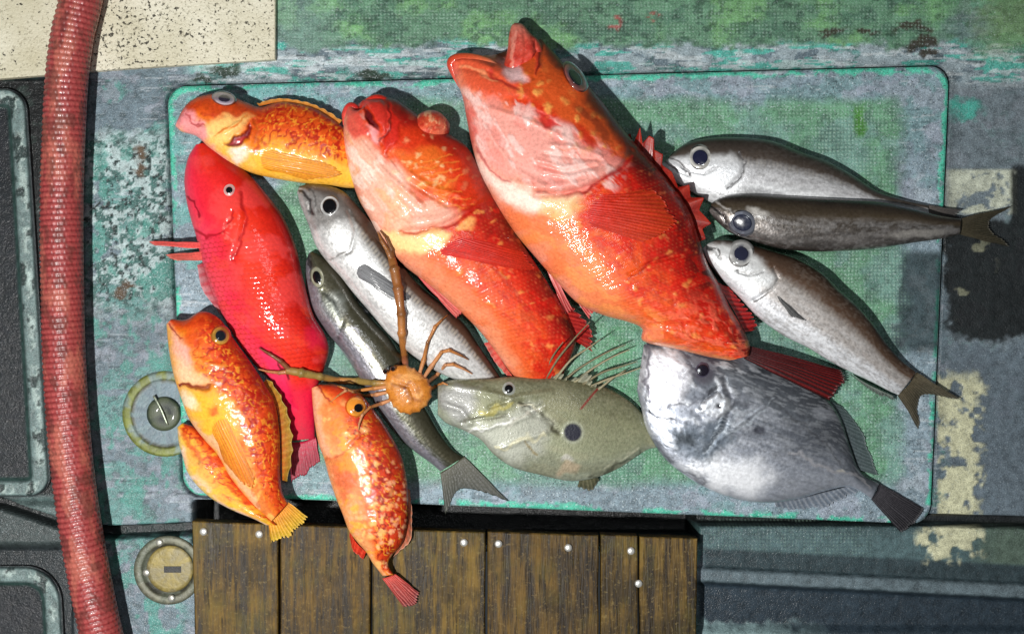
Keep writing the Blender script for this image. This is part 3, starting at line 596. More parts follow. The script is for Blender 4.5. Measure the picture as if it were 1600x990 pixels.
# brass drain plug and worn drain ring
BR = C(136, 122, 70); GY = C(112, 112, 96)
dp = root('drain_plug', 263, 890, 0, 'round brass drain plug with a slot, beside the wooden board', 'drain plug')
lathe('flange', 263, 890, [(54, 0.1), (53, 4), (50, 5.2), (43, 5.5), (41, 4.0), (39, 1.5), (30, 1.0)], M['brass'], dp, [GY * .6, GY * .8, GY, GY, GY * .5, GY * .2, GY * .2], 80, wear=C(92, 98, 84))
lathe('plug_disc', 266, 888, [(37, 1.2), (36.5, 5), (34.5, 7), (30, 7.4), (12, 7.2), (.5, 7.2)], M['brass'], dp, [BR * .5, BR * .9, BR * 1.15, BR, BR * .95, BR], 60, wear=C(126, 118, 90))
slab('slot', [(256, 884), (283, 884), (283, 894), (256, 894)], 7.0, 7.9, M['shell'], dp, C(14, 14, 12), .3)
for (x, y) in ((249, 847), (229, 894), (268, 934)):
    lathe('screw', x, y, [(6, 4.8), (5.6, 7), (3, 8), (.3, 8.3)], M['steel'], dp, [C(190, 190, 180)] * 4, 14)
dr = root('drain_ring', 258, 646, 0, 'worn yellow-green drain ring partly hidden behind the orange fish on the left', 'drain')
YG = C(110, 118, 56)
lathe('ring', 258, 646, [(67, 0.1), (66, 1.6), (63, 2.2), (56, 2.2), (53, 1.6), (52, .9), (46, .8)], M['brass'], dr, [YG * .7, YG, YG, YG * .9, YG * .5, GY * .6, C(96, 112, 120)], 96, wear=C(104, 124, 128))
lathe('cap', 256, 646, [(27, .7), (26, 6), (22, 9), (10, 8), (1, 6)], M['shell'], dr, [C(28, 40, 34), C(38, 52, 42), C(58, 68, 52), C(22, 32, 28), C(22, 32, 28)], 60, wear=C(84, 92, 70))
tube('latch_wire', [(240, 618, 9), (250, 636, 11), (262, 664, 10)], [2, 2, 2], M['steel'], dr, C(170, 180, 160), 6)

# ---------------------------------------------------------------- the catch
BLK = C(12, 11, 14)
def snap(): return HM.copy()
# --- silver fish under the others -------------------------------------------------
def silver_paint(dark, flank, belly, lo, hi, back=0.45, met=0.75, seed=1, extra=None, tick=.25):
    def f(s):
        s.warp(3, 14, seed)
        n = fbm(s.l / 60, s.w / 10, seed, 4); a = s.a + .04 * (n - .5) * 2 + .07 * (fbm(s.px / 5, s.py / 5, seed + 60, 3) - .5) * 2
        s.ramp(a, [(-1, belly), (lo, belly), (lo + .25, flank), (hi - .18, flank), (hi + .16, dark * 1.5), (.85, dark * .8), (1, dark * .4)])
        s.met[:] = met * (1 - .8 * sstep(hi - .1, hi + .15, a))
        s.blotch(3, .5, .66, C(120, 118, 118), .3, sstep(hi + .05, hi - .25, a), seed + 2, ax=4); s.blotch(5, .56, .66, C(235, 235, 235), .2, sstep(hi + .05, hi - .25, a), seed + 4, ax=3)
        s.scales(5.0, .13, sstep(.14, .3, s.s))
        # row of scale edges along the border of the dark back
        k = np.exp(-((s.a - hi) / .10) ** 2) * sstep(.2, .3, s.s); k = k * tick; s.mix(k * (np.cos(2 * np.pi * s.l / 6.5) > .1) * .55, C(190, 180, 160)); s.mix(k * (np.cos(2 * np.pi * s.l / 6.5) < -.4) * .5, C(60, 50, 42))
        if extra: extra(s)
    return f
BK = C(62, 54, 48); FL = C(196, 194, 196); BE = C(226, 228, 228)
# slim olive one with a forked tail
g = 'silver fish in the catch'
r = root('silver_fish', 600, 555, 5, 'slim olive-backed silver fish with forked tail, lying under the brown crab', 'fish', g)
S2 = [((488, 392), (482, 396)), ((500, 397), (478, 412)), ((522, 412), (478, 440)), ((543, 440), (485, 480)), ((560, 470), (505, 512)), ((585, 500), (528, 540)), ((612, 530), (552, 575)), ((635, 570), (575, 612)), ((652, 610), (597, 648)), ((669, 643), (624, 683)), ((688, 676), (652, 708)), ((706, 700), (674, 724)), ((724, 714), (688, 736))]
def x2(s):
    s.blob(520, 478, 26, 30, 30, C(150, 156, 152), .5); s.stroke([(505, 455), (524, 470), (536, 500), (528, 530)], 4, C(60, 62, 56), .6, -1.5)
    for i in range(6):
        o = i * 4.5; s.stroke([(527 + o, 522 - o * .6), (560 + o, 568 - o * .6), (590 + o, 615 - o * .6)], 1.8, C(214, 212, 226), .5, .2)
    s.stroke([(480, 400), (486, 420), (484, 440)], 3, C(40, 36, 34), .8, -1)
body('body', S2, [3, 10, 18, 24, 27, 28, 28, 27, 25, 21, 16, 10, 5], [3, 8, 12, 13, 13, 13, 13, 13, 13, 12, 10, 6, 4], [18, 18, 18, 18, 18, 18, 18, 18, 18, 16, 14, 12, 9], M['silver'], r,
     silver_paint(C(52, 50, 36), C(104, 104, 86), C(166, 164, 174), -.55, .0, met=.7, seed=11, extra=x2))
eye(r, 496, 433, float(hm_at(496, 433)) - 2, 10, 16, -12, C(196, 196, 170), C(120, 120, 96), BLK, .62, 5, pdx=-1)
fin('tail_fin', [(724, 712), (708, 726), (688, 738)], [(796, 784), (722, 764), (696, 806)], [9, 9, 9], [9, 8, 8], r, C(74, 72, 56), C(46, 50, 40), C(64, 64, 52), 14, .03, .2, nv=24, seed=4, rayal=.5)
fin('pectoral_fin', [(546, 446), (552, 452)], [(584, 494), (574, 490)], 0, 0, r, C(110, 112, 112), C(52, 56, 64), C(170, 172, 176), 6, .03, .4, drape=snap())
# big white-flanked one
r = root('silver_fish', 620, 440, 5, 'white-flanked silver fish with large black eye, just left of the smaller grouper', 'fish', g)
S1 = [((468, 291), (464, 300)), ((483, 288), (469, 320)), ((516, 291), (482, 352)), ((541, 302), (494, 385)), ((566, 330), (513, 411)), ((590, 360), (532, 432)), ((612, 390), (550, 455)), ((640, 428), (580, 490)), ((668, 455), (610, 525)), ((700, 480), (645, 555)), ((730, 510), (682, 580)), ((755, 548), (718, 596)), ((780, 585), (745, 612)), ((800, 615), (772, 630))]
def x1(s):
    s.poly([(462, 290), (500, 286), (545, 305), (560, 340), (520, 350), (490, 362), (474, 330)], C(104, 98, 94), .75, 10, met=.3)
    s.stroke([(470, 296), (484, 312), (486, 336)], 4, C(40, 34, 34), .9, -2); s.stroke([(478, 291), (492, 306), (496, 330)], 2.5, C(56, 50, 48), .7, -1.2)
    s.stroke([(545, 330), (556, 362), (548, 392), (520, 405)], 3, C(120, 116, 112), .7, -2.0)
    s.blob(540, 368, 34, 28, 40, C(238, 238, 236), .6)
    s.blotch(14, .54, .64, C(140, 136, 132), .4, sstep(.3, .1, s.s), 9)
body('body', S1, [4, 14, 22, 28, 31, 32, 32, 32, 31, 28, 24, 18, 10, 6], [4, 14, 20, 24, 26, 26, 26, 26, 24, 20, 15, 10, 6, 4], [40, 40, 40, 40, 40, 40, 40, 38, 36, 32, 26, 20, 15, 12], M['silver'], r,
     silver_paint(C(58, 44, 34), C(226, 226, 224), C(236, 236, 234), -.6, .50, met=.35, tick=1.0, seed=21, extra=x1))
eye(r, 515, 322, float(hm_at(515, 322)) - 2, 15, 16, 0, C(214, 214, 212), C(70, 68, 68), BLK, .74, 3.5, rim=C(74, 68, 64))
fin('pectoral_fin', [(562, 404), (552, 412), (548, 424)], [(622, 446), (646, 470), (606, 470)], 0, 0, r, C(120, 120, 122), C(86, 88, 92), C(104, 106, 110), 9, .03, .4, drape=snap())

# --- right-hand silver trio -----------------------------------------------------
r = root('silver_fish', 1240, 280, 5, 'silver fish with curved dark back, topmost of the three on the right', 'fish', g)
F1 = [((1040, 250), (1029, 263)), ((1062, 230), (1048, 280)), ((1085, 220), (1078, 298)), ((1120, 215), (1115, 318)), ((1160, 215), (1160, 330)), ((1205, 220), (1205, 332)), ((1250, 237), (1250, 333)), ((1290, 251), (1295, 332)), ((1330, 272), (1335, 333)), ((1370, 298), (1375, 335)), ((1410, 311), (1415, 336)), ((1450, 320), (1452, 338))]
def xf1(s):
    s.poly([(1030, 250), (1090, 245), (1140, 240), (1162, 262), (1150, 290), (1110, 300), (1060, 290)], C(226, 228, 230), .8, 8)
    s.stroke([(1154, 240), (1163, 256), (1158, 274), (1140, 292)], 3, C(70, 68, 70), .85, -2.2); s.stroke([(1044, 246), (1062, 256), (1076, 272)], 3, C(46, 42, 44), .85, -1.8)
    s.stroke([(1036, 254), (1056, 266), (1078, 276)], 2.5, C(60, 56, 58), .7, -1.4); s.stroke([(1066, 262), (1078, 268), (1100, 272), (1118, 262)], 2, C(130, 130, 134), .6, -1)
    s.blob(1190, 305, 50, 16, 8, C(120, 120, 122), .6)
    s.blotch(2.6, .5, .64, C(90, 84, 80), .35, sstep(-.4, .3, s.a) * sstep(.3, .4, s.s), 31, ax=2)
body('body', F1, [3, 14, 21, 27, 30, 30, 28, 25, 20, 14, 10, 6], [3, 10, 15, 19, 20, 20, 19, 16, 13, 10, 7, 5], [26, 26, 26, 26, 26, 26, 25, 23, 20, 17, 14, 12], M['silver'], r,
     silver_paint(BK, C(206, 206, 208), C(236, 238, 240), -.35, .34, met=.25, seed=31, extra=xf1))
eye(r, 1094, 246, float(hm_at(1094, 246)) - 2, 18, 18, 0, C(214, 212, 204), C(96, 96, 104), C(30, 32, 56), .66, 3.5, rim=C(52, 46, 44))
fin('tail_fin', [(1448, 320), (1450, 329), (1452, 338)], [(1508, 328), (1496, 335), (1506, 342)], 14, 9, r, C(76, 70, 66), C(54, 54, 56), C(110, 104, 98), 14, .06, .6, seed=8)
r = root('silver_fish', 1200, 480, 5, 'silver fish with white-ringed eye and yellowish tail, lowest of the three on the right', 'fish', g)
F3 = [((1108, 379), (1098, 388)), ((1125, 374), (1106, 408)), ((1160, 378), (1128, 436)), ((1205, 391), (1155, 464)), ((1245, 404), (1185, 496)), ((1284, 426), (1222, 523)), ((1312, 453), (1262, 543)), ((1342, 480), (1300, 566)), ((1365, 507), (1335, 584)), ((1385, 536), (1365, 598)), ((1408, 562), (1388, 610)), ((1432, 581), (1404, 617))]
def xf3(s):
    s.poly([(1100, 382), (1130, 378), (1180, 398), (1212, 434), (1204, 452), (1170, 450), (1130, 430)], C(224, 226, 226), .85, 8)
    s.stroke([(1208, 418), (1216, 436), (1206, 450), (1190, 462), (1176, 470)], 2.6, C(100, 98, 96), .8, -2.2); s.stroke([(1106, 386), (1120, 392), (1124, 402)], 2.8, C(40, 36, 38), .9, -1.8)
    s.stroke([(1150, 424), (1172, 430), (1192, 424)], 2, C(150, 150, 150), .6, -1.2); s.blob(1152, 424, 5, 4, 0, C(80, 80, 82), .8)
    s.blotch(2.6, .5, .64, C(120, 108, 98), .35, sstep(.3, .4, s.s), 35, ax=2)
body('body', F3, [3, 13, 22, 27, 30, 30, 29, 26, 22, 17, 12, 7], [3, 12, 18, 22, 24, 24, 23, 20, 16, 12, 9, 6], [40, 40, 38, 36, 35, 34, 34, 33, 30, 26, 21, 16], M['silver'], r,
     silver_paint(C(74, 56, 44), C(196, 190, 186), C(236, 238, 242), -.5, .30, met=.25, seed=41, extra=xf3))
eye(r, 1158, 396, float(hm_at(1158, 396)) - 2, 19, 19, 0, C(220, 220, 218), C(84, 86, 98), C(40, 42, 62), .58, 3.5, rim=C(60, 54, 52))
hm3 = snap()
fin('pectoral_fin', [(1208, 455), (1214, 464)], [(1264, 502), (1236, 496)], 0, 0, r, C(84, 84, 84), C(58, 60, 62), C(110, 110, 110), 7, .03, .4, drape=hm3)
fin('tail_fin', [(1432, 581), (1420, 600), (1402, 617)], [(1502, 624), (1440, 620), (1438, 676)], 17, 9, r, C(78, 70, 54), C(66, 64, 54), C(90, 82, 62), 18, .05, .35, nv=22, seed=9)
fin('anal_fin', [(1322, 580), (1360, 602), (1395, 618)], [(1338, 592), (1368, 618), (1400, 628)], 26, 14, r, C(140, 146, 140), C(60, 70, 66), C(110, 116, 110), 14, .2, .5, nv=6, seed=3)
r = root('silver_fish', 1300, 345, 5, 'dark brownish silver fish lying level, middle of the three on the right', 'fish', g)
F2 = [((1112, 317), (1108, 330)), ((1125, 309), (1120, 346)), ((1145, 304), (1142, 364)), ((1175, 302), (1175, 376)), ((1220, 305), (1218, 388)), ((1270, 308), (1270, 393)), ((1320, 311), (1322, 392)), ((1370, 315), (1372, 388)), ((1420, 324), (1422, 380)), ((1465, 336), (1465, 374)), ((1502, 342), (1500, 366))]
def xf2(s):
    s.ramp(s.a + .3 * (fbm(s.l / 50, s.w / 9, 51, 4) - .5), [(-1, C(86, 80, 76)), (-.55, C(150, 144, 140)), (-.05, C(112, 104, 96)), (.3, C(70, 60, 46)), (.8, C(44, 36, 30)), (1, C(20, 18, 16))])
    s.met[:] = .7 * sstep(.4, 0, s.a); s.blotch(8, .5, .6, C(190, 186, 184), .5, np.exp(-((s.a + .15) / .3) ** 2) * sstep(.2, .3, s.s), 55, ax=4); s.blotch(3.2, .5, .62, C(190, 186, 184), .4, sstep(.35, 0, s.a), 59, ax=2)
    s.blotch(7, .52, .6, C(70, 64, 60), .45, sstep(.2, -.4, s.a), 57, ax=4); s.blob(1430, 366, 60, 9, -4, C(214, 208, 200), .8)
    s.stroke([(1112, 322), (1128, 334), (1136, 350)], 3, C(36, 32, 34), .9, -1.6); s.stroke([(1118, 314), (1140, 326), (1146, 336)], 2.2, C(170, 166, 162), .6, 1.0); s.blob(1185, 332, 22, 9, 12, C(200, 196, 190), .8)
    s.scales(4.5, .25, sstep(.2, .3, s.s))
body('body', F2, [3, 12, 20, 26, 29, 29, 27, 25, 21, 15, 8], [3, 14, 24, 32, 36, 36, 34, 30, 24, 16, 8], [52, 52, 52, 52, 52, 50, 47, 42, 36, 28, 20], M['silver'], r, silver_paint(BK, FL, BE, -.5, .3, seed=51, extra=xf2))
eye(r, 1160, 348, float(hm_at(1160, 348)) - 2, 21, 18, 20, C(120, 124, 136), C(84, 90, 108), C(38, 42, 60), .72, 3.5, rim=C(40, 36, 34))
fin('tail_fin', [(1500, 342), (1501, 354), (1499, 366)], [(1582, 322), (1548, 350), (1580, 386)], 20, 8, r, C(62, 56, 42), C(48, 46, 36), C(74, 68, 50), 18, .05, .35, nv=22, seed=6)

# --- red parrotfish-like fish ------------------------------------------------------
r = root('red_fish', 410, 470, 5, 'crimson-pink fish with large glossy scales and a small eye, at the left', 'fish')
PF = [((318, 223), (306, 226)), ((340, 234), (294, 246)), ((362, 250), (288, 278)), ((392, 275), (291, 312)), ((420, 308), (299, 345)), ((443, 340), (306, 368)), ((462, 385), (314, 402)), ((475, 440), (330, 452)), ((489, 490), (350, 496)), ((507, 522), (372, 534)), ((514, 548), (396, 566)), ((506, 578), (420, 590)), ((495, 608), (437, 617)), ((492, 640), (447, 645)), ((492, 685), (452, 688))]
def xp(s):
    s.zk = .5; s.warp(4, 20, 2)
    a = s.a + .2 * (fbm(s.l / 60, s.w / 30, 61, 3) - .5)
    s.ramp(a, [(-1, C(232, 70, 96)), (-.6, C(232, 44, 66)), (-.1, C(226, 50, 28)), (.5, C(206, 32, 18)), (1, C(140, 12, 20))])
    s.blob(400, 400, 60, 110, -18, C(236, 52, 22), .6, .9); s.blob(330, 300, 46, 60, 0, C(226, 24, 48), .5, .8)
    k = sstep(.30, .36, s.s) * sstep(.86, .8, s.s); d = s.scales(8.2, .36, k)
    s.mix(k * sstep(.42, .62, d) * .5, C(150, 14, 20))
    s.blotch(40, .5, .66, C(240, 84, 84), .35, 1, 65); s.blotch(22, .52, .66, C(236, 70, 40), .35, k, 66)
    kb = k * sstep(-.2, -.6, s.a); s.mix(kb * sstep(.40, .6, d) * .5, C(170, 40, 30))
    s.poly([(407, 542), (440, 560), (452, 590), (460, 640), (440, 640), (415, 590)], C(232, 52, 100), .8, 6, -2)
    s.stroke([(407, 542), (425, 556), (448, 578), (452, 588)], 3, C(96, 10, 24), .9, -2.5); s.mix(sstep(585, 620, s.py) * .75, C(214, 20, 66)); s.mix(sstep(640, 690, s.py) * .5, C(170, 40, 62))
    s.stroke([(300, 360), (320, 372), (350, 360), (362, 330)], 3, C(160, 10, 26), .8, -3); s.stroke([(365, 405), (376, 372), (384, 340), (378, 300)], 3.5, C(160, 10, 22), .7, -3.5); s.ridges([[(352, 400), (366, 370), (374, 335), (370, 300)]], 7, 3)
    s.stroke([(290, 306), (304, 318), (312, 334)], 3, C(120, 8, 24), .8, -3)
    for i in range(22): s.blob(340 + rng.uniform(0, 34), 335 + rng.uniform(0, 40), 3, 3, 0, C(236, 120, 110), .5, z=.5)
    s.blob(500, 520, 26, 36, 10, C(206, 24, 62), .7)
body('body', PF, [5, 22, 34, 42, 46, 47, 47, 46, 44, 40, 34, 26, 18, 13, 8], [4, 16, 22, 25, 26, 26, 26, 26, 25, 24, 20, 16, 12, 9, 6], [30, 30, 30, 30, 30, 30, 30, 30, 30, 29, 26, 22, 18, 15, 12], M['scaly'], r, xp, .8, 1.7)
hmP = snap()
eye(r, 358, 297, float(hm_at(358, 297)) - 2, 10, 10, 0, C(226, 190, 186), C(210, 150, 148), BLK, .52, 4)
fin('pectoral_fin', [(352, 378), (354, 390)], [(232, 377), (236, 383)], [60, 58], [14, 14], r, C(224, 40, 50), C(214, 96, 84), C(236, 90, 88), 4, .03, .8, arch=6)
fin('pectoral_fin', [(354, 388), (350, 404)], [(258, 398), (266, 408)], [58, 55], [12, 12], r, C(222, 40, 50), C(206, 110, 92), C(236, 96, 90), 5, .05, .8, arch=6)
fin('pelvic_fin', [(318, 410), (332, 450), (352, 494)], [(308, 414), (316, 452), (342, 488)], [30, 30, 30], [18, 18, 18], r, C(150, 6, 30), C(226, 150, 156), C(176, 10, 40), 5, .03, .5, nv=10)
fin('tail_fin', [(493, 682), (472, 690), (450, 690)], [(500, 722), (480, 742), (456, 760)], 12, 8, r, C(180, 24, 60), C(150, 40, 58), C(176, 40, 70), 12, .06, .3, nv=14, seed=5, rayal=.4)

# --- yellow-orange rockfish, top left ------------------------------------------------
def rock_paint(belly, side, back, line, seed, k0=.12, extra=None, head=None):
    def f(s):
        s.warp(4, 16, seed); a = s.a + .35 * (fbm(s.l / 36, s.w / 30, seed, 3) - .5) * 2
        s.ramp(a, [(-1, belly), (-.55, belly), (-.1, side), (.35, back), (1, back * .8)])
        kk = sstep(k0, k0 + .1, s.s) * sstep(-.45, 0, s.a)
        s.worm(11, .10, line, .95, kk, seed + 1, -.4); s.worm(9, .05, C(250, 176, 50), .6, kk, seed + 5); s.blotch(16, .58, .68, line, .5, sstep(.2, .7, s.a), seed + 2)
        s.blotch(16, .55, .68, C(250, 178, 50), .6, sstep(.2, -.4, s.a), seed + 3)
        s.z += .8 * (fbm(s.px / 7, s.py / 7, seed + 8, 3) - .5)
        if extra: extra(s)
    return f
g2 = 'orange rockfish in the catch'
r = root('rockfish', 420, 220, 5, 'yellow-orange rockfish with wavy red lines lying sideways above the crimson fish', 'fish', g2)
R1 = [((277, 188), (274, 197)), ((285, 172), (284, 206)), ((297, 158), (307, 213)), ((318, 149), (326, 230)), ((350, 147), (352, 251)), ((385, 160), (378, 264)), ((408, 167), (402, 273)), ((442, 159), (440, 281)), ((488, 168), (480, 287)), ((523, 188), (515, 290)), ((545, 205), (550, 294)), ((580, 225), (590, 290)), ((620, 245), (630, 280))]
def xr1(s):
    s.poly([(268, 190), (284, 170), (300, 176), (318, 190), (330, 212), (312, 222), (284, 208)], C(244, 150, 156), .9, 6, 1)
    s.stroke([(286, 178), (300, 190), (318, 196)], 3, C(176, 60, 60), .8, -2.5); s.blob(300, 165, 18, 13, 0, C(200, 56, 16), .75); s.stroke([(316, 160), (345, 168), (380, 170), (404, 176)], 11, C(198, 62, 18), .75); s.spots(9, .3, C(176, 36, 10), .8, .5, np.exp(-(pldist(s.px, s.py, [(320, 185), (390, 190)]) / 14) ** 2), 77)
    s.poly([(318, 196), (350, 182), (392, 184), (372, 206), (350, 228), (330, 226)], C(250, 206, 120), .8, 8)
    for i in range(5): s.stroke([(332 + i * 6, 216 - i * 4), (366 + i * 5, 196 - i * 3)], 1.8, C(224, 120, 40), .6, .8)
    s.stroke([(318, 176), (345, 178), (372, 180), (390, 172)], 5, C(190, 56, 14), .7, .5)
    s.poly([(310, 214), (332, 226), (352, 246), (374, 262), (352, 254), (322, 234)], C(240, 160, 160), .8, 6)
    s.poly([(352, 229), (362, 218), (376, 208), (396, 192), (390, 210), (378, 226), (364, 231)], C(120, 14, 14), 1.0, 2, -6)
    s.poly([(362, 225), (378, 212), (386, 212), (376, 224)], C(176, 30, 30), .8, 2)
    s.poly([(355, 236), (378, 230), (392, 240), (376, 258)], C(250, 232, 220), .8, 6)
    s.poly([(385, 245), (420, 222), (480, 250), (545, 262), (560, 292), (480, 284), (410, 270)], C(246, 182, 40), .75, 9)
    s.stroke([(400, 190), (404, 205), (398, 225)], 6, C(196, 80, 20), .5, -2); s.blob(402, 232, 5, 5, 0, C(196, 52, 10), .8); s.blob(412, 226, 5, 5, 0, C(206, 60, 10), .7)
body('body', R1, [8, 20, 28, 34, 38, 38, 37, 38, 38, 36, 30, 18, 8], [5, 10, 16, 20, 24, 25, 26, 26, 24, 22, 18, 12, 6], [36, 36, 36, 36, 36, 35, 34, 33, 32, 30, 26, 20, 14], M['rock'], r,
     rock_paint(C(246, 190, 90), C(242, 140, 24), C(226, 84, 20), C(174, 22, 4), 71, .34, xr1))
eye(r, 350, 154, float(hm_at(350, 158)) - 3, 17, 10, 10, C(196, 178, 186), C(150, 140, 156), C(52, 46, 62), .55, 10, rim=C(120, 60, 40))
fin('pectoral_fin', [(402, 228), (398, 246), (404, 262)], [(500, 250), (545, 274), (488, 284)], 0, 0, r, C(240, 168, 30), C(246, 170, 50), C(222, 110, 24), 12, .05, .7, drape=snap())
fin('dorsal_fin', [(405, 166), (442, 160), (488, 170), (530, 194)], [(398, 158), (440, 151), (492, 160), (536, 186)], 36, 34, r, C(206, 96, 24), C(214, 150, 60), C(220, 150, 60), 10, .2, .4, nv=8, seed=3, rayal=.3)

# --- smaller grouper -----------------------------------------------------------------
g3 = 'red-orange groupers in the catch'
def grouper_paint(seed, extra):
    def f(s):
        s.warp(7, 34, seed); a = s.a + .30 * (fbm(s.l / 50, s.w / 40, seed, 4) - .5) * 2
        s.ramp(a, [(-1, C(238, 150, 122)), (-.76, C(236, 138, 96)), (-.42, C(230, 92, 40)), (-.05, C(226, 66, 24)), (.4, C(214, 44, 18)), (.75, C(160, 22, 12)), (1, C(84, 12, 10))])
        kb = sstep(.32, .42, s.s)
        s.blotch(34, .50, .62, C(236, 96, 22), .5, kb * sstep(.55, .1, s.a), seed + 1); s.blotch(20, .54, .64, C(214, 26, 10), .7, kb * sstep(-.5, -.1, s.a), seed + 2)
        s.spots(24, .22, C(246, 160, 80), .6, .4, kb * sstep(-.7, -.3, s.a), seed + 3, .7); s.spots(12, .24, C(246, 130, 80), .4, .4, kb, seed + 4, .3); s.blotch(9, .52, .66, C(150, 14, 8), .35, kb * sstep(-.5, .2, s.a), seed + 6, 0, 2.5)
        dd = s.scales(6.5, .34, kb); s.mix(kb * sstep(.42, .62, dd) * .18 * sstep(.35, .6, fbm(s.px / 40, s.py / 40, seed + 20, 3)), C(120, 14, 8)); s.mix(kb * sstep(.22, .05, dd) * .16, C(255, 170, 110))
        s.z += 1.3 * (fbm(s.px / 22, s.py / 22, seed + 8, 3) - .5)
        extra(s)
    return f
r = root('grouper', 720, 370, 5, 'smaller red-orange grouper with one bulging eye, left of the largest fish', 'fish', g3)
G2 = [((570, 154), (541, 168)), ((594, 151), (537, 192)), ((620, 156), (538, 228)), ((650, 177), (546, 268)), ((690, 203), (560, 310)), ((728, 228), (578, 342)), ((752, 268), (600, 382)), ((775, 315), (628, 412)), ((800, 355), (660, 437)), ((828, 398), (695, 465)), ((858, 445), (725, 492)), ((885, 492), (752, 520)), ((900, 530), (775, 550)), ((892, 560), (795, 578)), ((878, 588), (810, 595)), ((866, 612), (826, 618))]
def xg2(s):
    s.poly([(536, 180), (560, 215), (600, 250), (640, 280), (690, 310), (720, 330), (690, 352), (628, 364), (590, 352), (560, 312), (542, 262)], C(244, 182, 158), .9, 12)
    s.blotch(16, .5, .62, C(250, 228, 212), .65, sstep(.45, .3, s.s) * sstep(.1, -.3, s.a), 83, .8, 2.5); s.blotch(22, .54, .64, C(246, 170, 120), .7, sstep(.45, .3, s.s) * sstep(.1, -.3, s.a), 84, 0, 2)
    s.poly([(610, 210), (660, 200), (720, 235), (770, 310), (740, 322), (690, 310), (640, 262)], C(222, 56, 16), .85, 14); s.poly([(615, 240), (680, 230), (710, 300), (680, 320), (640, 280)], C(238, 112, 34), .8, 12)
    s.blob(690, 225, 60, 18, 38, C(164, 30, 12), .7); s.poly([(700, 220), (740, 240), (775, 312), (755, 318), (720, 270)], C(150, 24, 10), .6, 12)
    # mouth
    s.poly([(536, 164), (552, 162), (562, 178), (572, 205), (556, 214), (540, 200)], C(222, 78, 66), .9, 5, 2); s.poly([(566, 166), (576, 172), (588, 190), (590, 208), (580, 200), (570, 184)], C(96, 8, 14), 1, 2.5, -9)
    s.poly([(568, 156), (590, 152), (604, 168), (606, 200), (598, 214), (590, 190), (578, 168)], C(208, 48, 36), .95, 3, 5); s.poly([(606, 160), (622, 190), (624, 220), (606, 240), (598, 220), (604, 190)], C(206, 34, 20), .9, 4, 3)
    s.stroke([(600, 156), (606, 180), (604, 210), (594, 226)], 3, C(120, 8, 8), .9, -3); s.poly([(570, 192), (588, 208), (592, 232), (578, 226)], C(244, 164, 168), .7, 5); s.stroke([(604, 152), (630, 160), (650, 176)], 5, C(90, 34, 14), .7)
    s.ridges([[(545, 215), (580, 280), (640, 330)], [(552, 205), (600, 268), (660, 322)], [(560, 270), (600, 330), (640, 352)], [(640, 270), (670, 292), (720, 305)]], 4, 3.0)
    s.ridges([[(548, 225), (590, 288), (646, 336)], [(606, 240), (640, 285), (700, 322)]], 3, -2.5)
    s.stroke([(775, 306), (748, 320), (720, 338), (692, 352), (655, 360), (628, 362)], 4, C(176, 24, 12), .8, -5, 4); s.ridges([[(770, 296), (742, 312), (690, 342), (640, 350)]], 8, 4)
    s.poly([(600, 364), (640, 366), (690, 356), (706, 362), (680, 392), (640, 398), (612, 386)], C(252, 222, 150), .85, 8)
    s.poly([(606, 390), (650, 395), (700, 425), (760, 480), (800, 560), (760, 515), (700, 462), (640, 420)], C(238, 146, 106), .5, 10)
    s.spots(14, .3, C(250, 214, 150), .8, .6, np.exp(-(np.hypot(s.px - 665, s.py - 262) / 50) ** 2), 88, 1.0)
    s.blob(726, 352, 16, 12, 0, C(248, 176, 100), .8); s.blob(662, 300, 24, 12, 30, C(206, 60, 26), .6)
    for i in range(7): s.stroke([(690 - i * 9, 318 - i * 9), (740 - i * 6, 318 - i * 12)], 1.6, C(240, 150, 60), .5, .5)
body('body', G2, [16, 36, 48, 54, 58, 60, 58, 56, 55, 53, 50, 44, 36, 26, 15, 7], [10, 22, 30, 34, 36, 36, 36, 36, 35, 36, 34, 30, 26, 22, 16, 8], [44, 44, 44, 44, 44, 44, 44, 44, 44, 43, 41, 38, 33, 26, 17, 10], M['red'], r, grouper_paint(81, xg2), .75, front=(.05, .45, 5, 15, 26))
def bulge(s):
    s.warp(3, 8, 5); s.ramp(s.s + .2 * (fbm(s.px / 9, s.py / 9, 87, 3) - .5), [(0, C(196, 40, 20)), (.45, C(226, 96, 60)), (.8, C(206, 110, 84)), (1, C(150, 96, 110))]); s.blotch(7, .5, .62, C(240, 176, 130), .8, 1, 88, .8); s.blotch(8, .54, .64, C(190, 36, 20), .7, 1, 89)
body('eye', [((646, 190), (640, 216)), ((655, 178), (650, 226)), ((670, 172), (668, 230)), ((686, 175), (687, 224)), ((698, 186), (699, 212)), ((703, 194), (703, 203))], [20, 32, 38, 34, 24, 8], [16, 22, 24, 22, 14, 5], [52, 50, 46, 44, 42, 40], M['red'], r, bulge, .9, 1.5)
hmG = snap()
fin('pectoral_fin', [(668, 396), (686, 378), (712, 364)], [(780, 416), (842, 424), (820, 392)], 0, 0, r, C(206, 22, 14), C(226, 60, 30), C(190, 18, 12), 15, .04, .9, drape=hmG, nv=30)
fin('pelvic_fin', [(628, 406), (640, 416)], [(713, 497), (725, 489)], [54, 54], [48, 48], r, C(226, 70, 70), C(232, 120, 110), C(150, 10, 26), 3, .03, 1.0, nv=24)
tube('lip', [(540, 196, 46), (541, 178, 48), (548, 167, 50), (557, 172, 50), (562, 184, 50)], [4, 7, 7.5, 6, 3], M['red'], r, np.array([C(222, 96, 84), C(214, 70, 60), C(206, 50, 42), C(196, 50, 46), C(206, 90, 90)]), 14)
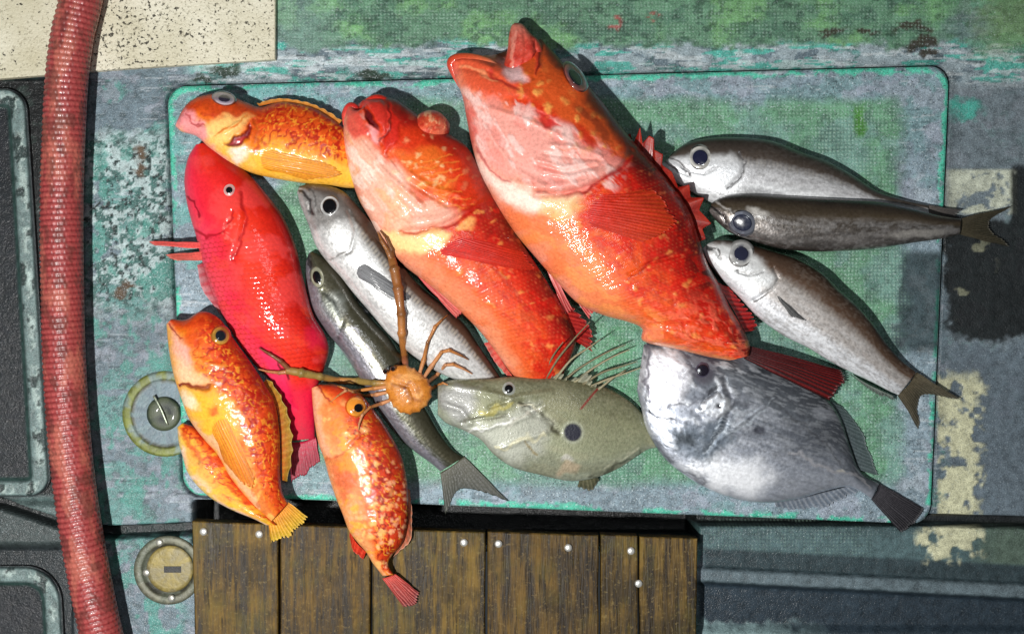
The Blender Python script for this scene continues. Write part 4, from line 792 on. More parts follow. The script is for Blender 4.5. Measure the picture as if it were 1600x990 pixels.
tube('lip', [(570, 178, 56), (573, 162, 56), (587, 155, 58), (601, 160, 60), (607, 180, 70), (604, 204, 84), (596, 220, 92)], [3, 6, 7.5, 8, 7.5, 6, 2.5], M['red'], r, np.array([C(180, 40, 34), C(206, 50, 36), C(200, 40, 26), C(190, 34, 22), C(200, 36, 22), C(206, 40, 24), C(206, 60, 40)]), 14)
fin('dorsal_fin', [(862, 458), (884, 500), (898, 532)], [(884, 462), (926, 510), (930, 552)], [48, 44, 38], [40, 30, 24], r, C(170, 24, 20), C(140, 22, 26), C(196, 50, 40), 10, .15, .8, seed=4)
fin('anal_fin', [(768, 532), (786, 566), (806, 594)], [(756, 536), (778, 574), (806, 600)], [40, 34, 26], [26, 22, 18], r, C(226, 90, 70), C(226, 120, 110), C(190, 30, 30), 8, .1, .6, nv=8)

# --- largest grouper -----------------------------------------------------------------
r = root('grouper', 950, 320, 5, 'largest red-orange fish, gaping upward with pale pink cheek, in the middle of the pile', 'fish', g3)
G1 = [((845, 60), (703, 96)), ((862, 78), (711, 122)), ((884, 102), (722, 150)), ((912, 125), (729, 185)), ((940, 158), (737, 225)), ((975, 203), (750, 270)), ((1010, 243), (775, 318)), ((1045, 283), (803, 362)), ((1075, 325), (835, 400)), ((1092, 372), (870, 440)), ((1105, 410), (905, 475)), ((1125, 447), (945, 493)), ((1142, 482), (982, 503)), ((1156, 505), (1003, 513)), ((1165, 522), (1006, 533)), ((1171, 536), (1060, 546)), ((1172, 546), (1110, 558)), ((1170, 556), (1140, 563))]
def xg1(s):
    s.poly([(716, 130), (760, 150), (820, 180), (890, 205), (950, 240), (974, 258), (915, 292), (850, 302), (800, 285), (760, 268), (738, 220)], C(240, 164, 150), .95, 14)
    k = sstep(14, -6, pldist(s.px, s.py, [(760, 180), (830, 230), (920, 262)]) - 50)
    s.blotch(15, .5, .62, C(248, 216, 208), .6, k, 93, 1.0, 2.6); s.blotch(22, .54, .64, C(236, 140, 128), .6, k, 94, -.6, 2)  # whitish blotches paint overexposed light onto the pale cheek
    s.poly([(700, 92), (724, 84), (768, 90), (800, 120), (826, 152), (780, 150), (728, 130)], C(230, 88, 54), .9, 8, 3); s.stroke([(704, 100), (716, 140), (728, 180), (736, 225)], 12, C(222, 86, 74), .7)
    s.poly([(796, 100), (850, 70), (905, 130), (962, 200), (982, 246), (930, 216), (880, 186), (828, 152)], C(222, 90, 34), .9, 9)
    s.spots(17, .36, C(244, 170, 84), .85, .6, np.exp(-(pldist(s.px, s.py, [(830, 140), (880, 180), (940, 215)]) / 26) ** 2), 96, 1.4)
    s.poly([(850, 62), (884, 98), (944, 158), (1010, 240), (1000, 250), (950, 196), (900, 140), (856, 90)], C(88, 38, 22), .85, 8); s.blob(930, 190, 60, 10, 48, C(120, 46, 24), .7)
    s.poly([(836, 176), (862, 188), (872, 200), (850, 196)], C(206, 30, 24), .9, 3, -1.5); s.poly([(896, 186), (926, 206), (930, 226), (906, 210)], C(196, 44, 16), .8, 4)
    s.stroke([(704, 96), (720, 92), (742, 96), (766, 104)], 7, C(190, 60, 36), .8, 5, 6); s.stroke([(716, 106), (745, 112), (780, 126)], 3, C(240, 160, 110), .6, -2)
    s.poly([(768, 88), (800, 104), (820, 130), (800, 126), (780, 104)], C(248, 206, 206), .9, 5, -3); s.stroke([(764, 112), (790, 128), (812, 140)], 3.5, C(190, 40, 36), .7, -2.5)
    s.poly([(840, 60), (852, 76), (846, 110), (832, 124), (838, 90)], C(200, 50, 36), .8, 4, 3); s.stroke([(850, 66), (848, 96), (834, 122)], 3, C(110, 12, 8), .85, -3)
    s.stroke([(986, 236), (972, 262), (944, 280), (911, 296), (875, 303), (838, 304)], 5, C(160, 18, 14), .9, -7, 5); s.ridges([[(976, 246), (950, 268), (905, 286), (850, 294), (800, 286)]], 9, 6)
    s.ridges([[(840, 250), (880, 262), (930, 252)], [(850, 268), (890, 276), (930, 266)], [(860, 226), (900, 230), (940, 244)], [(760, 200), (800, 262), (850, 290)], [(770, 170), (830, 190), (880, 214)]], 4, 2.6)
    s.ridges([[(845, 259), (885, 269), (930, 259)], [(850, 240), (895, 246), (940, 250)]], 3, -2.4); s.stroke([(862, 228), (880, 236), (900, 232)], 3, C(222, 120, 90), .6)
    s.poly([(738, 244), (772, 276), (838, 308), (905, 302), (898, 330), (850, 338), (792, 322), (760, 290)], C(252, 230, 214), .92, 10, 2); s.stroke([(742, 234), (768, 270), (800, 290)], 3, C(196, 90, 90), .7, -3)
    s.poly([(846, 310), (905, 302), (915, 318), (880, 346), (846, 340)], C(244, 186, 104), .7, 9)
    s.poly([(800, 340), (880, 350), (930, 385), (960, 440), (985, 490), (940, 485), (870, 430), (820, 380)], C(234, 122, 66), .55, 16); s.blotch(26, .5, .6, C(240, 150, 78), .5, sstep(-.1, -.5, s.a) * sstep(.4, .5, s.s), 97)
    s.stroke([(958, 314), (990, 300), (1036, 284)], 3, C(150, 16, 10), .8, -3.5); s.stroke([(985, 428), (1020, 408), (1086, 394)], 2.6, C(150, 16, 10), .7, -3); s.ridges([[(1010, 512), (1060, 520), (1110, 548)], [(1080, 500), (1130, 520), (1150, 545)]], 6, 4)
    s.blotch(12, .52, .6, C(250, 120, 90), .5, sstep(.7, .85, s.s), 98, 1.5)
body('body', G1, [18, 38, 52, 62, 70, 76, 77, 76, 75, 73, 70, 66, 60, 54, 48, 40, 30, 20], [14, 26, 34, 40, 42, 43, 43, 43, 43, 42, 40, 38, 35, 32, 28, 24, 18, 12], [26, 32, 38, 42, 46, 49, 50, 50, 50, 50, 50, 50, 50, 50, 49, 48, 48, 47], M['red'], r, grouper_paint(91, xg1), .75, front=(.22, .42, 9, 26, 60))
def lip():
    st = [((850, 98), (782, 116)), ((849, 80), (788, 98)), ((842, 64), (793, 76)), ((829, 52), (795, 56)), ((819, 40), (799, 41)), ((812, 36), (804, 36))]
    def p(s):
        s.warp(3, 10, 4); s.ramp(s.s + .2 * (fbm(s.px / 14, s.py / 14, 99, 3) - .5), [(0, C(206, 54, 36)), (.5, C(200, 76, 60)), (1, C(214, 130, 112))]); s.blotch(10, .52, .64, C(176, 40, 30), .7, 1, 100)
        s.stroke([(834, 64), (838, 84), (830, 104)], 3, C(120, 16, 12), .8, -3); s.stroke([(806, 50), (802, 74), (800, 100)], 4, C(226, 150, 130), .6, 1.5); s.ridges([[(818, 50), (822, 76), (818, 104)]], 3, -2.0); s.z += 2.5 * (fbm(s.px / 9, s.py / 9, 101, 3) - .5)
    return body('upper_lip', st, [22, 24, 22, 18, 12, 5], [18, 18, 16, 14, 10, 4], [42, 42, 41, 40, 38, 36], M['red'], r, p, .8)
lip()
tube('lip', [(722, 140, 30), (711, 116, 32), (706, 98, 34), (718, 91, 38), (742, 92, 46), (766, 99, 52), (786, 112, 58)], [3, 6, 8, 8, 7.5, 6.5, 3], M['red'], r, np.array([C(226, 110, 96), C(216, 84, 66), C(200, 66, 42), C(206, 74, 42), C(216, 92, 54), C(226, 120, 84), C(236, 160, 140)]), 14)
eye(r, 899, 121, float(hm_at(895, 124)) - 7, 12, 25, -36, C(176, 104, 96), C(88, 80, 96), C(26, 26, 34), .6, 10, rim=C(86, 30, 20))
hmG = snap()
fin('pectoral_fin', [(906, 350), (908, 326), (926, 304)], [(1010, 384), (1066, 352), (1030, 292)], 0, 0, r, C(196, 22, 14), C(214, 70, 26), C(190, 26, 16), 16, .05, 1.2, drape=hmG, nv=34, seed=3)
fin('pelvic_fin', [(838, 384), (846, 392)], [(884, 492), (896, 486)], [50, 50], [44, 44], r, C(226, 96, 90), C(160, 16, 26), C(232, 130, 120), 3, .04, 1.0, nv=24)
fin('pelvic_fin', [(850, 398), (858, 406)], [(922, 500), (932, 492)], [50, 50], [42, 42], r, C(228, 104, 96), C(176, 20, 26), C(236, 140, 130), 3, .04, 1.0, nv=24, seed=5)
fin('dorsal_fin', [(980, 216), (1010, 250), (1040, 285), (1068, 325), (1088, 372)], [(978, 212), (985, 208), (990, 224), (1000, 198), (1004, 224), (1014, 212), (1022, 216), (1022, 234), (1036, 240), (1034, 256), (1050, 268), (1060, 292), (1078, 288), (1080, 308), (1102, 308), (1094, 328), (1114, 350), (1098, 358), (1104, 374), (1090, 378)], [50] * 5, [56, 58, 56, 60, 62, 66, 68, 66, 60, 58], r, C(104, 12, 8), C(160, 30, 16), C(180, 56, 30), 11, .04, .8, nv=16, seed=9, rayal=.4, lin=True, nu=120)
fin('dorsal_fin', [(1120, 440), (1145, 482), (1164, 518)], [(1146, 452), (1180, 482), (1196, 512)], [50, 50, 48], [40, 38, 34], r, C(130, 14, 14), C(150, 16, 22), C(196, 40, 36), 10, .25, .9, nv=14, seed=2)
fin('tail_fin', [(1164, 538), (1168, 548), (1162, 560)], [(1322, 580), (1326, 600), (1300, 628)], [48, 47, 46], [22, 24, 30], r, C(70, 10, 12), C(110, 18, 18), C(12, 8, 14), 10, .03, 2.2, nv=40, arch=6, seed=7, rayal=1.0, tr=.1)

# --- john dory -----------------------------------------------------------------------
r = root('john_dory', 850, 665, 5, 'flat olive-grey fish with one round black spot and thread-like spines', 'fish')
DY = [((684, 602), (684, 648)), ((702, 594), (698, 661)), ((730, 592), (722, 671)), ((765, 591), (750, 686)), ((800, 588), (772, 710)), ((837, 590), (802, 730)), ((875, 591), (842, 741)), ((915, 597), (890, 751)), ((950, 606), (930, 746)), ((980, 623), (965, 732)), ((1003, 645), (993, 714)), ((1018, 670), (1012, 702)), ((1036, 684), (1034, 698))]
def xd(s):
    s.zk = .9; s.met[:] = .2; s.warp(6, 24, 3); n = fbm(s.l / 60, s.w / 26, 111, 4)
    s.ramp(s.a + .4 * (n - .5), [(-1, C(142, 148, 132)), (-.4, C(136, 140, 112)), (.3, C(124, 126, 96)), (1, C(96, 98, 74))])
    s.blotch(24, .50, .70, C(156, 152, 122), .3, 1, 112, 0, 2); s.blotch(30, .52, .72, C(84, 82, 56), .4, 1, 113, 0, 2); s.blotch(4, .5, .66, C(150, 150, 124), .25, 1, 114)
    s.poly([(684, 604), (716, 598), (745, 606), (748, 640), (726, 664), (700, 658), (686, 640)], C(150, 150, 150), .8, 10, 1)
    s.poly([(722, 668), (775, 655), (830, 630), (862, 660), (850, 700), (800, 726), (760, 700)], C(168, 170, 158), .8, 12)
    s.stroke([(758, 646), (788, 634), (800, 626)], 5, C(176, 164, 76), .6, .8); s.stroke([(764, 636), (790, 628)], 3, C(110, 108, 62), .6, -1)
    s.stroke([(816, 628), (838, 640), (858, 658), (874, 676)], 4, C(60, 58, 40), .75, -2.5); s.stroke([(820, 638), (832, 645), (838, 650)], 3.5, C(26, 26, 22), .9, -2); s.stroke([(812, 634), (830, 636), (846, 648)], 2.5, C(216, 212, 186), .6, 1.5)
    s.stroke([(790, 664), (826, 650), (850, 640)], 3, C(206, 204, 190), .6, 1.5); s.stroke([(782, 700), (820, 686), (852, 676)], 4, C(206, 200, 164), .6, 1.8); s.stroke([(826, 690), (838, 704)], 4, C(120, 100, 40), .7)
    s.stroke([(720, 672), (760, 670), (800, 656)], 3, C(226, 226, 222), .6, 1.2); s.stroke([(722, 660), (760, 652), (792, 648)], 2.5, C(96, 92, 76), .6, -1.5)
    s.stroke([(1004, 704), (980, 722), (950, 738), (925, 744)], 3, C(70, 72, 56), .7, -2); s.stroke([(1000, 700), (976, 718), (944, 733)], 2, C(160, 160, 136), .6, 1)
    s.blob(888, 734, 26, 14, -10, C(168, 148, 122), .7); s.blob(880, 720, 14, 8, 0, C(190, 186, 180), .6)
    s.x, s.y = s.px, s.py
    s.blob(895, 675, 21, 21, 0, C(158, 162, 140), .9, .3); s.blob(895, 675, 16, 16, 0, C(20, 22, 40), 1.0, .25)
    s.stroke([(908, 638), (926, 616), (944, 596)], 2.4, C(130, 14, 20), .9); s.blob(948, 600, 14, 8, 20, C(130, 12, 20), .9)
    s.ridges([[(700, 600), (760, 612), (800, 622), (860, 612)], [(690, 630), (720, 640), (735, 660)]], 5, 2)
    s.scales(3.2, .1)
body('body', DY, [6, 11, 13, 15, 16, 17, 17, 17, 16, 14, 11, 7, 4], [5, 8, 10, 10, 10, 10, 10, 10, 9, 8, 7, 5, 3], [32, 32, 32, 32, 30, 28, 25, 22, 19, 16, 14, 12, 10], M['olive'], r, xd, .7)
eye(r, 795, 607, float(hm_at(795, 607)) - 2, 12, 12, 0, C(196, 200, 192), C(150, 156, 146), BLK, .55, 4)
sp = [[(852, 592), (872, 560), (898, 528), (922, 502)], [(866, 594), (892, 562), (918, 544), (938, 530)], [(880, 595), (905, 575), (945, 552), (978, 538)], [(896, 598), (928, 574), (960, 556), (984, 546)], [(910, 601), (940, 582), (972, 572), (996, 564)], [(922, 604), (950, 592), (980, 582), (1002, 574)], [(846, 592), (864, 556), (880, 534)], [(935, 608), (958, 590), (978, 578)]]
for i, p in enumerate(sp):
    spine_line(r, 'dorsal_spine', [(x, y, z) for (x, y), z in zip(p, np.linspace(28, [104, 76, 40, 36, 34, 32, 90, 30][i], len(p)))], 2.4, .7, C(150, 142, 112) if i % 2 else C(120, 112, 84))
fin('dorsal_fin', [(845, 592), (875, 594), (905, 600), (935, 606)], [(862, 572), (896, 572), (926, 578), (954, 592)], 27, 34, r, C(112, 112, 88), C(128, 130, 110), C(170, 168, 146), 10, .4, .8, nv=8, seed=5)
fin('anal_fin', [(905, 749), (920, 748), (934, 745)], [(902, 760), (924, 768), (938, 756)], 18, 10, r, C(84, 84, 60), C(70, 72, 52), C(104, 100, 76), 5, .2, .5, nv=8)

# --- dark silver bream ---------------------------------------------------------------
r = root('bream', 1180, 670, 5, 'deep-bodied steel-grey fish with black tail at the lower right', 'fish')
BM = [((1006, 538), (995, 610)), ((1020, 531), (1002, 638)), ((1046, 528), (1010, 670)), ((1085, 532), (1035, 712)), ((1130, 543), (1070, 742)), ((1175, 558), (1110, 765)), ((1220, 577), (1152, 780)), ((1262, 600), (1200, 785)), ((1293, 624), (1245, 779)), ((1314, 655), (1285, 768)), ((1328, 695), (1320, 760)), ((1345, 737), (1342, 766)), ((1374, 755), (1362, 779))]
def xb(s):
    s.zk = .18; s.warp(6, 22, 5); n = fbm(s.l / 50, s.w / 22, 121, 4)
    s.ramp(s.a + .35 * (n - .5), [(-1, C(186, 192, 204)), (-.5, C(176, 182, 194)), (0, C(138, 144, 155)), (.5, C(98, 103, 110)), (.85, C(70, 74, 80)), (1, C(40, 42, 44))]); s.blotch(14, .48, .66, C(206, 210, 220), .3, 1, 127, 0, 4); s.blotch(30, .5, .62, C(66, 70, 78), .45, sstep(-.4, .2, s.a), 128, 0, 2)
    s.met[:] = .62 - .25 * sstep(.3, .9, s.a)
    k = sstep(.30, .4, s.s) * sstep(.9, .8, s.s); s.blotch(3, .5, .64, C(200, 204, 210), .25, k, 126, .15, 6); s.blotch(3.5, .52, .66, C(78, 80, 86), .2, k, 129, -.15, 6)
    s.blotch(12, .52, .62, C(90, 94, 104), .5, sstep(.5, .35, s.s), 122, -.3, 2.2); s.blotch(10, .5, .66, C(226, 230, 236), .6, sstep(.5, .35, s.s), 123, .3, 2.2)
    s.poly([(1062, 545), (1120, 552), (1128, 590), (1104, 604), (1078, 596)], C(60, 56, 68), .8, 9, 0, .2)
    s.poly([(1010, 548), (1060, 548), (1080, 600), (1060, 640), (1010, 620), (1000, 580)], C(236, 236, 242), .85, 12, 1, .45)  # white cheek patch: lamp reflection painted into the skin
    s.stroke([(1008, 540), (1012, 580), (1008, 620)], 4, C(110, 106, 118), .8, -2); s.stroke([(1008, 640), (1024, 652), (1050, 658)], 3, C(60, 62, 70), .8, -3); s.stroke([(1004, 622), (1030, 638), (1060, 634), (1092, 628)], 3, C(110, 112, 120), .7, -2)
    s.stroke([(1094, 636), (1108, 616), (1124, 604)], 2.6, C(56, 58, 64), .8, -2.5); s.poly([(1090, 640), (1126, 608), (1140, 640), (1120, 652)], C(216, 220, 226), .8, 4, 1.5)
    s.blob(1118, 634, 5, 4, 0, C(34, 36, 44), .95, .5, -1.5); s.stroke([(1132, 590), (1142, 624), (1132, 668), (1104, 704)], 4, C(84, 86, 94), .7, -4); s.stroke([(1124, 596), (1134, 626), (1126, 664)], 4, C(206, 210, 214), .5, 3)
    s.poly([(1042, 676), (1090, 664), (1140, 650), (1150, 690), (1110, 726), (1066, 712)], C(74, 86, 98), .85, 10, 0, .5); s.blob(1070, 686, 26, 13, 10, C(40, 48, 54), .85, .7)
    for i in range(8): s.stroke([(1106 + i * 4, 700 - i * 8), (1140 + i * 8, 676 - i * 6), (1170 + i * 6, 650 - i * 4)], 2, C(176, 184, 192), .5, .9)
    s.blob(1184, 672, 18, 14, 0, C(58, 60, 72), .85, .7); s.poly([(1064, 728), (1110, 722), (1180, 720), (1210, 745), (1180, 776), (1120, 766)], C(240, 242, 246), .9, 18, 1, .2)  # white belly polygon is a painted lamp reflection
    s.stroke([(1018, 684), (1050, 726), (1100, 760), (1134, 778)], 3, C(90, 92, 100), .5, -1)
    s.stroke([(1236, 704), (1280, 724), (1330, 742), (1362, 762)], 4, C(196, 194, 198), .6, 2); s.stroke([(1170, 600), (1230, 640), (1290, 690), (1330, 740)], 2.5, C(90, 92, 96), .5, -1.2)
    s.blob(1312, 730, 6, 5, 0, C(220, 216, 206), .8)
body('body', BM, [8, 16, 21, 25, 27, 28, 28, 27, 25, 21, 16, 11, 6], [5, 9, 12, 13, 14, 14, 14, 13, 12, 11, 9, 7, 4], [20, 20, 20, 20, 20, 20, 20, 20, 19, 18, 17, 15, 12], M['bream'], r, xb, .62)
eye(r, 1098, 578, float(hm_at(1098, 578)) - 2, 17, 17, 0, C(88, 82, 100), C(70, 66, 84), C(26, 22, 34), .55, 3)
fin('tail_fin', [(1374, 755), (1370, 767), (1361, 779)], [(1450, 797), (1434, 818), (1412, 836)], 12, 8, r, C(44, 42, 48), C(24, 22, 28), C(66, 64, 68), 16, .04, .9, nv=22, seed=3)
fin('dorsal_fin', [(1296, 626), (1316, 660), (1330, 698), (1342, 734)], [(1318, 636), (1346, 672), (1362, 712), (1372, 742)], [19, 18, 17, 15], 9, r, C(70, 80, 84), C(84, 100, 100), C(96, 108, 110), 16, .06, .6, nv=12, seed=8)
fin('anal_fin', [(1210, 784), (1250, 778), (1290, 768), (1330, 758)], [(1214, 792), (1262, 800), (1310, 790), (1344, 766)], [19, 18, 17, 16], 9, r, C(110, 118, 130), C(110, 122, 136), C(150, 156, 164), 16, .15, .5, nv=8, seed=6)

# --- orange rockfish, lower left -------------------------------------------------------
r = root('rockfish', 360, 660, 5, 'orange rockfish with red scribble pattern and yellow tail at the lower left', 'fish', g2)
LB = [((286, 660), (277, 667)), ((306, 668), (279, 690)), ((330, 690), (285, 712)), ((350, 712), (292, 735)), ((370, 742), (306, 756)), ((392, 772), (330, 778)), ((412, 798), (362, 796)), ((424, 812), (396, 810)), ((432, 820), (416, 820))]
def xl(s):
    s.warp(4, 16, 4); s.ramp(s.a + .5 * (fbm(s.l / 30, s.w / 18, 131, 3) - .5), [(-1, C(248, 214, 190)), (-.6, C(246, 180, 90)), (0, C(240, 150, 30)), (.6, C(226, 96, 22)), (1, C(196, 60, 20))])
    s.worm(10, .09, C(184, 34, 8), .9, sstep(-.5, 0, s.a), 132); s.blotch(14, .5, .6, C(206, 64, 16), .7, sstep(-.6, 0, s.a), 134); s.blotch(16, .54, .66, C(226, 186, 50), .7, 1, 133); s.blob(310, 722, 5, 8, 30, C(150, 100, 40), .6); s.stroke([(284, 672), (300, 700), (316, 720)], 7, C(206, 66, 16), .7)
body('belly_flap', LB, [8, 16, 20, 22, 22, 21, 18, 13, 7], [6, 12, 15, 16, 16, 15, 13, 10, 6], [24, 26, 27, 28, 30, 36, 42, 46, 46], M['rock'], r, xl, .8)
R2 = [((268, 498), (260, 506)), ((290, 499), (262, 530)), ((315, 486), (266, 560)), ((343, 498), (273, 592)), ((367, 532), (283, 622)), ((391, 565), (296, 655)), ((412, 597), (318, 685)), ((429, 628), (340, 710)), ((436, 665), (358, 742)), ((438, 705), (378, 768)), ((438, 740), (398, 790)), ((441, 768), (412, 803)), ((450, 786), (424, 814))]
def xr2(s):
    s.poly([(258, 500), (268, 510), (275, 555), (285, 595), (310, 598), (300, 560), (280, 528)], C(246, 176, 160), .9, 8); s.stroke([(262, 504), (274, 520), (284, 530)], 3, C(150, 30, 20), .8, -3)
    s.poly([(280, 560), (310, 578), (330, 600), (290, 604), (272, 580)], C(250, 204, 150), .7, 8); s.blob(300, 532, 22, 20, 40, C(216, 66, 16), .6); s.stroke([(296, 552), (320, 566), (350, 572)], 4, C(230, 140, 50), .6, 1.5)
    s.poly([(276, 598), (304, 600), (330, 600), (326, 606), (300, 607), (280, 606)], C(116, 10, 26), 1, 1.8, -6); s.blob(338, 598, 10, 4, -10, C(246, 206, 200), .8)
    s.poly([(282, 612), (330, 608), (366, 630), (370, 680), (340, 690), (305, 660)], C(248, 182, 46), .85, 12); s.blob(296, 626, 24, 14, 40, C(252, 232, 200), .8)
    s.blob(332, 641, 10, 12, 0, C(224, 84, 20), .85, .7); s.stroke([(300, 664), (342, 700), (366, 745), (400, 790)], 9, C(246, 190, 150), .7)
    s.stroke([(330, 500), (356, 528), (384, 570), (410, 610), (430, 660)], 12, C(150, 26, 10), .6); s.blotch(18, .5, .62, C(214, 70, 20), .6, sstep(.7, .8, s.s), 143)
body('body', R2, [8, 20, 30, 36, 40, 42, 42, 40, 37, 32, 26, 19, 12], [6, 14, 22, 28, 32, 34, 34, 32, 28, 22, 16, 10, 6], [46, 48, 50, 52, 53, 53, 53, 53, 53, 52, 51, 50, 48], M['rock'], r,
     rock_paint(C(246, 176, 90), C(236, 112, 22), C(220, 74, 18), C(170, 18, 4), 141, .14, xr2))
eye(r, 345, 524, float(hm_at(345, 524)) - 1, 14, 14, 30, C(206, 150, 60), C(150, 120, 70), C(28, 32, 40), .6, 8, rim=C(170, 70, 20))
fin('dorsal_fin', [(412, 597), (431, 632), (438, 670), (440, 712), (441, 750)], [(416, 592), (426, 596), (429, 604), (440, 616), (441, 626), (449, 636), (449, 646), (455, 657), (453, 668), (459, 680), (456, 690), (459, 703), (455, 712), (456, 727), (451, 738), (449, 752)], 52, 46, r, C(190, 90, 20), C(168, 136, 40), C(190, 150, 50), 15, .04, .6, nv=10, seed=4, rayal=.35, lin=True, nu=100)
fin('pectoral_fin', [(350, 640), (336, 650), (328, 664)], [(400, 740), (392, 772), (352, 726)], 0, 0, r, C(244, 170, 40), C(244, 150, 50), C(214, 90, 20), 9, .06, .7, drape=snap(), nv=20)
fin('tail_fin', [(450, 784), (438, 800), (420, 818)], [(482, 808), (464, 838), (424, 856)], [50, 48, 46], [36, 37, 37], r, C(226, 124, 30), C(206, 176, 40), C(244, 190, 90), 14, .12, .9, nv=16, seed=6)

# --- red rockfish across the board ------------------------------------------------------
r = root('rockfish', 570, 740, 5, 'reddish rockfish below the crab, its dark tail resting on the planks', 'fish', g2)
R3 = [((500, 600), (487, 606)), ((530, 602), (488, 625)), ((562, 615), (491, 655)), ((590, 648), (497, 690)), ((612, 682), (506, 715)), ((627, 712), (514, 745)), ((635, 745), (524, 775)), ((638, 780), (535, 802)), ((636, 818), (545, 828)), ((628, 848), (558, 846)), ((612, 868), (572, 862)), ((607, 882), (583, 880)), ((616, 898), (598, 899))]
def xr3(s):
    s.poly([(486, 604), (498, 606), (502, 660), (516, 716), (508, 712), (494, 670)], C(246, 176, 140), .9, 6); s.blob(520, 650, 22, 40, -10, C(236, 112, 36), .6)
    s.stroke([(498, 602), (505, 618), (520, 630)], 3, C(150, 24, 16), .8, -2); s.spots(15, .36, C(248, 190, 110), .85, .55, sstep(.12, .2, s.s) * sstep(.7, .3, s.a), 153, .3); s.spots(9, .34, C(246, 176, 130), .7, .5, sstep(.35, .45, s.s), 154, .2)
    s.poly([(560, 620), (600, 660), (634, 740), (618, 735), (590, 690)], C(150, 40, 14), .6, 12); s.stroke([(512, 720), (540, 704), (566, 676)], 4, C(170, 34, 14), .5, -2.5); s.poly([(512, 716), (545, 712), (560, 760), (535, 790)], C(206, 44, 18), .6, 8)
    s.blob(545, 725, 26, 18, 0, C(244, 160, 60), .6)
body('body', R3, [8, 22, 30, 35, 38, 38, 37, 35, 31, 26, 19, 13, 9], [6, 12, 18, 22, 24, 24, 24, 22, 19, 15, 11, 8, 6], [44, 44, 45, 46, 47, 48, 50, 52, 54, 54, 51, 47, 43], M['rock'], r,
     rock_paint(C(244, 160, 100), C(230, 96, 34), C(206, 58, 20), C(150, 24, 10), 151, .2, xr3))
eye(r, 556, 635, float(hm_at(556, 635)) - 1, 15, 15, 0, C(244, 160, 60), C(240, 150, 50), BLK, .45, 8, rim=C(206, 90, 20), pdx=4, pdy=2)
fin('tail_fin', [(617, 896), (608, 900), (597, 903)], [(656, 926), (652, 944), (632, 950)], [44, 44, 43], [37, 37, 37], r, C(196, 50, 36), C(110, 30, 34), C(214, 120, 110), 9, .05, .9, nv=16, seed=4)
fin('anal_fin', [(546, 828), (556, 846), (572, 862)], [(546, 838), (552, 862), (566, 876)], [50, 50, 48], [38, 37, 37], r, C(214, 50, 26), C(196, 40, 24), C(230, 80, 50), 6, .1, .6, nv=10)
fin('dorsal_fin', [(634, 760), (638, 800), (634, 830), (620, 858)], [(641, 766), (645, 806), (641, 846), (612, 874)], [50, 52, 53, 51], [44, 44, 42, 40], r, C(206, 60, 26), C(206, 150, 120), C(220, 110, 70), 10, .1, .6, nv=8, seed=5)

# --- crab ----------------------------------------------------------------------------
r = root('crab', 637, 606, 46, 'small tan-brown crab with long thin claws sitting on the pile of fish', 'crab')
def carapace():
    cx, cy = 637, 608; nr, n = 26, 64; th = np.linspace(0, 2 * np.pi, n, endpoint=False)
    a = th - math.radians(52)                                    # long axis points down-right
    rad = 36 * (1 + .10 * np.cos(2 * a) - .05 * np.cos(3 * a) + .075 * np.abs(np.sin(8 * a)) ** 8)
    k = np.linspace(1, 0.02, nr)[:, None]; x = cx + k * rad * np.cos(th); y = cy + k * rad * np.sin(th)
    z = 52 + 19 * np.sqrt(np.clip(1 - (k * .99) ** 2.8, 0, 1)) + 0 * th + .6 * np.exp(-((k - .93) / .05) ** 2) + 1.0 * (fbm(x / 7, y / 7, 161, 3) - .5) * 2 - 2.0 * np.exp(-(pldist(x, y, [(615, 596), (640, 604), (650, 632)]) / 3) ** 2)
    xb_, yb_, zb_ = x[0:1] * .97 + cx * .03, y[0:1] * .97 + cy * .03, z[0:1] - 9
    xb2, yb2, zb2 = cx + (x[0:1] - cx) * .6, cy + (y[0:1] - cy) * .6, z[0:1] - 15
    X = np.vstack([xb2, xb_, x]); Y = np.vstack([yb2, yb_, y]); Z = np.vstack([zb2, zb_, z])
    c = C(206, 128, 44) + (C(226, 158, 84) - C(206, 128, 44)) * sstep(.45, .65, fbm(X / 14, Y / 14, 163, 4))[..., None]; c = c + (C(150, 78, 24) - c) * (sstep(.54, .62, fbm(X / 6, Y / 6, 164, 3)) * .35)[..., None]; c = c + (C(150, 84, 30) - c) * (sstep(4, 1, pldist(X, Y, [(612, 600), (632, 606), (640, 596)])) * .7 + sstep(4, 1, pldist(X, Y, [(632, 606), (640, 622), (656, 626)])) * .7)[..., None]
    q = gridq(nr + 2, n, True)[:, ::-1]; m = (nr + 2) * n; l = (nr + 1) * n; j = np.arange(n); V = np.vstack([P(X.ravel(), Y.ravel(), Z.ravel()), P(np.array([cx]), np.array([cy]), np.array([71.]))])
    return obj('carapace', V, q, M['shell'], r, np.stack([np.full(n, m), l + (j + 1) % n, l + j], -1), np.vstack([c.reshape(-1, 3), c[-1, :1]]))
carapace(); hmC = snap()
LG = C(190, 124, 62); LT = C(200, 140, 96); DKL = C(140, 88, 40); OL = C(150, 124, 62)
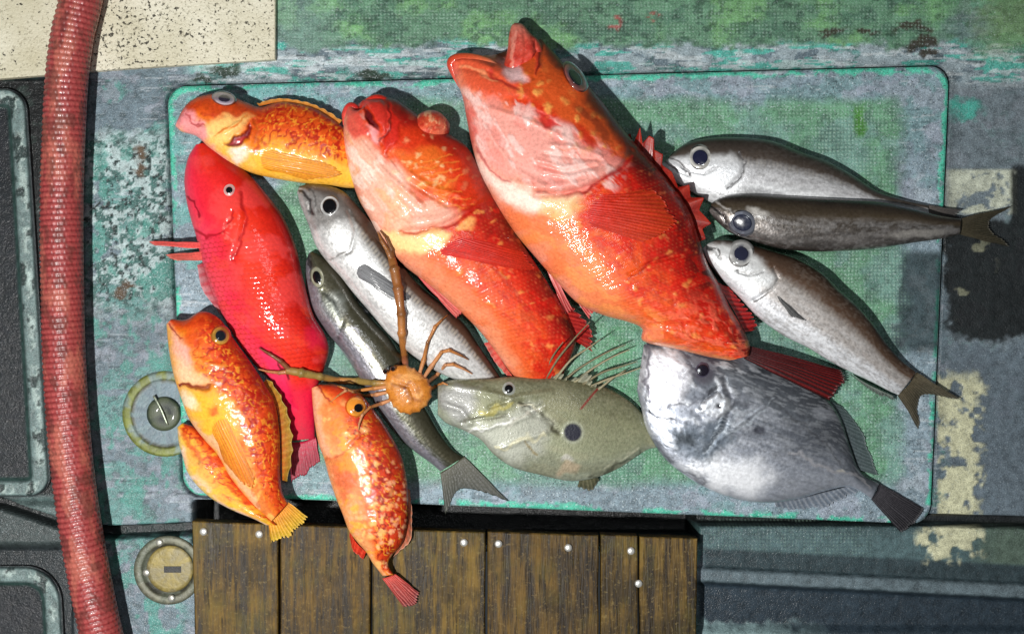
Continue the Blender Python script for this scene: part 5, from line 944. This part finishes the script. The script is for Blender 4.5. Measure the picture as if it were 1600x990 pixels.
def leg(name, pts, rad, col, lift=6, parent=None):
    """a limb of straight segments with swollen joints"""
    n = len(pts); P2 = []; R2_ = []; C2 = []; col = np.asarray(col, float)
    if col.ndim == 1: col = np.tile(col, (n, 1))
    zz = [max(float(hm_at(x, y, hmC)) + lift * (1.0 if 0 < i < n - 1 else .45), 54 if i == 0 else 0) for i, (x, y) in enumerate(pts)]
    for i in range(n):
        if i:
            for t in (.18, .5, .84):
                P2.append((pts[i - 1][0] * (1 - t) + pts[i][0] * t, pts[i - 1][1] * (1 - t) + pts[i][1] * t, zz[i - 1] * (1 - t) + zz[i] * t)); R2_.append((rad[i - 1] * (1 - t) + rad[i] * t) * (.84 if t == .18 else .92)); C2.append(col[i - 1] * (1 - t) + col[i] * t)
        P2.append((*pts[i], zz[i])); R2_.append(rad[i] * (1.1 if 0 < i < n - 1 else 1)); C2.append(col[i] * (.75 if 0 < i < n - 1 else 1))
    return tube(name, P2, R2_, M['shell'], parent or r, np.array(C2), 10, 3)
leg('leg', [(656, 582), (662, 562), (668, 535), (680, 510), (690, 500), (699, 492)], [3.24, 3.76, 2.65, 3.05, 1.91, 0.74], np.array([LT, LG, DKL, LG, DKL, DKL]))
leg('leg', [(662, 590), (674, 572), (690, 550), (702, 547), (722, 556), (732, 562)], [3.24, 3.94, 2.94, 3.05, 1.77, 0.59], np.array([LT, LT, LG, LG, DKL, DKL]))
leg('leg', [(667, 598), (682, 586), (696, 570), (708, 569), (724, 576), (738, 584)], [3.09, 3.76, 2.8, 2.87, 1.77, 0.59], np.array([LT, LT, LT, LG, LT, LG]))
leg('leg', [(668, 610), (680, 604), (692, 598), (700, 601)], [2.65, 3.05, 2.06, 0.9], LG)
leg('leg', [(606, 604), (585, 606), (560, 610), (540, 610), (528, 618), (516, 628)], [3.09, 3.58, 2.5, 2.51, 1.62, 0.66], np.array([LT, LG, LG, LT, LG, LG]))
leg('leg', [(607, 612), (588, 616), (570, 618), (552, 612), (532, 604), (512, 598)], [3.09, 3.58, 2.36, 2.33, 1.62, 0.66], np.array([LT, LT, LG, DKL, LG, LG]))
leg('leg', [(612, 624), (596, 630), (578, 636), (566, 648), (561, 662), (560, 672)], [2.94, 3.4, 2.36, 2.51, 1.62, 0.66], np.array([LT, LT, LG, LT, LT, LG]))
cl = leg('claw_arm', [(634, 576), (632, 556), (628, 520), (627, 490), (622, 450), (616, 420), (612, 404)], [5, 6, 7, 7.5, 8.5, 8.5, 6.5], np.array([C(206, 120, 90), DKL, LG, DKL, C(150, 92, 44), DKL, DKL]), 9)
leg('pincer', [(613, 408), (606, 392), (596, 376), (590, 362)], [5.5, 4.2, 3, .8], DKL, 9, cl); leg('pincer', [(614, 406), (612, 390), (604, 372), (594, 360)], [4.5, 3.4, 2.4, .8], C(110, 66, 30), 7, cl)
cl = leg('claw_arm', [(608, 598), (585, 598), (560, 595), (530, 594), (500, 588), (470, 582), (448, 578)], [4.6, 5.4, 6, 5.4, 6, 7.5, 6.5], np.array([LG, OL, OL, LG, OL, OL, C(150, 110, 52)]), 9)
leg('pincer', [(452, 577), (438, 564), (420, 552), (406, 544)], [5, 3.6, 2.4, .8], C(126, 76, 44), 8, cl); leg('pincer', [(452, 580), (436, 582), (418, 580), (402, 576)], [4.6, 3.4, 2.2, .8], C(176, 110, 66), 8, cl)
for (x, y) in ((602, 580), (614, 576)):
    lathe('eye', x, y, [(4.6, 60), (4.4, 68), (3.4, 72), (1.6, 73.5), (.2, 74)], M['eye'], r, [C(196, 110, 60), C(150, 70, 40), C(40, 20, 16), BLK, BLK], 16)
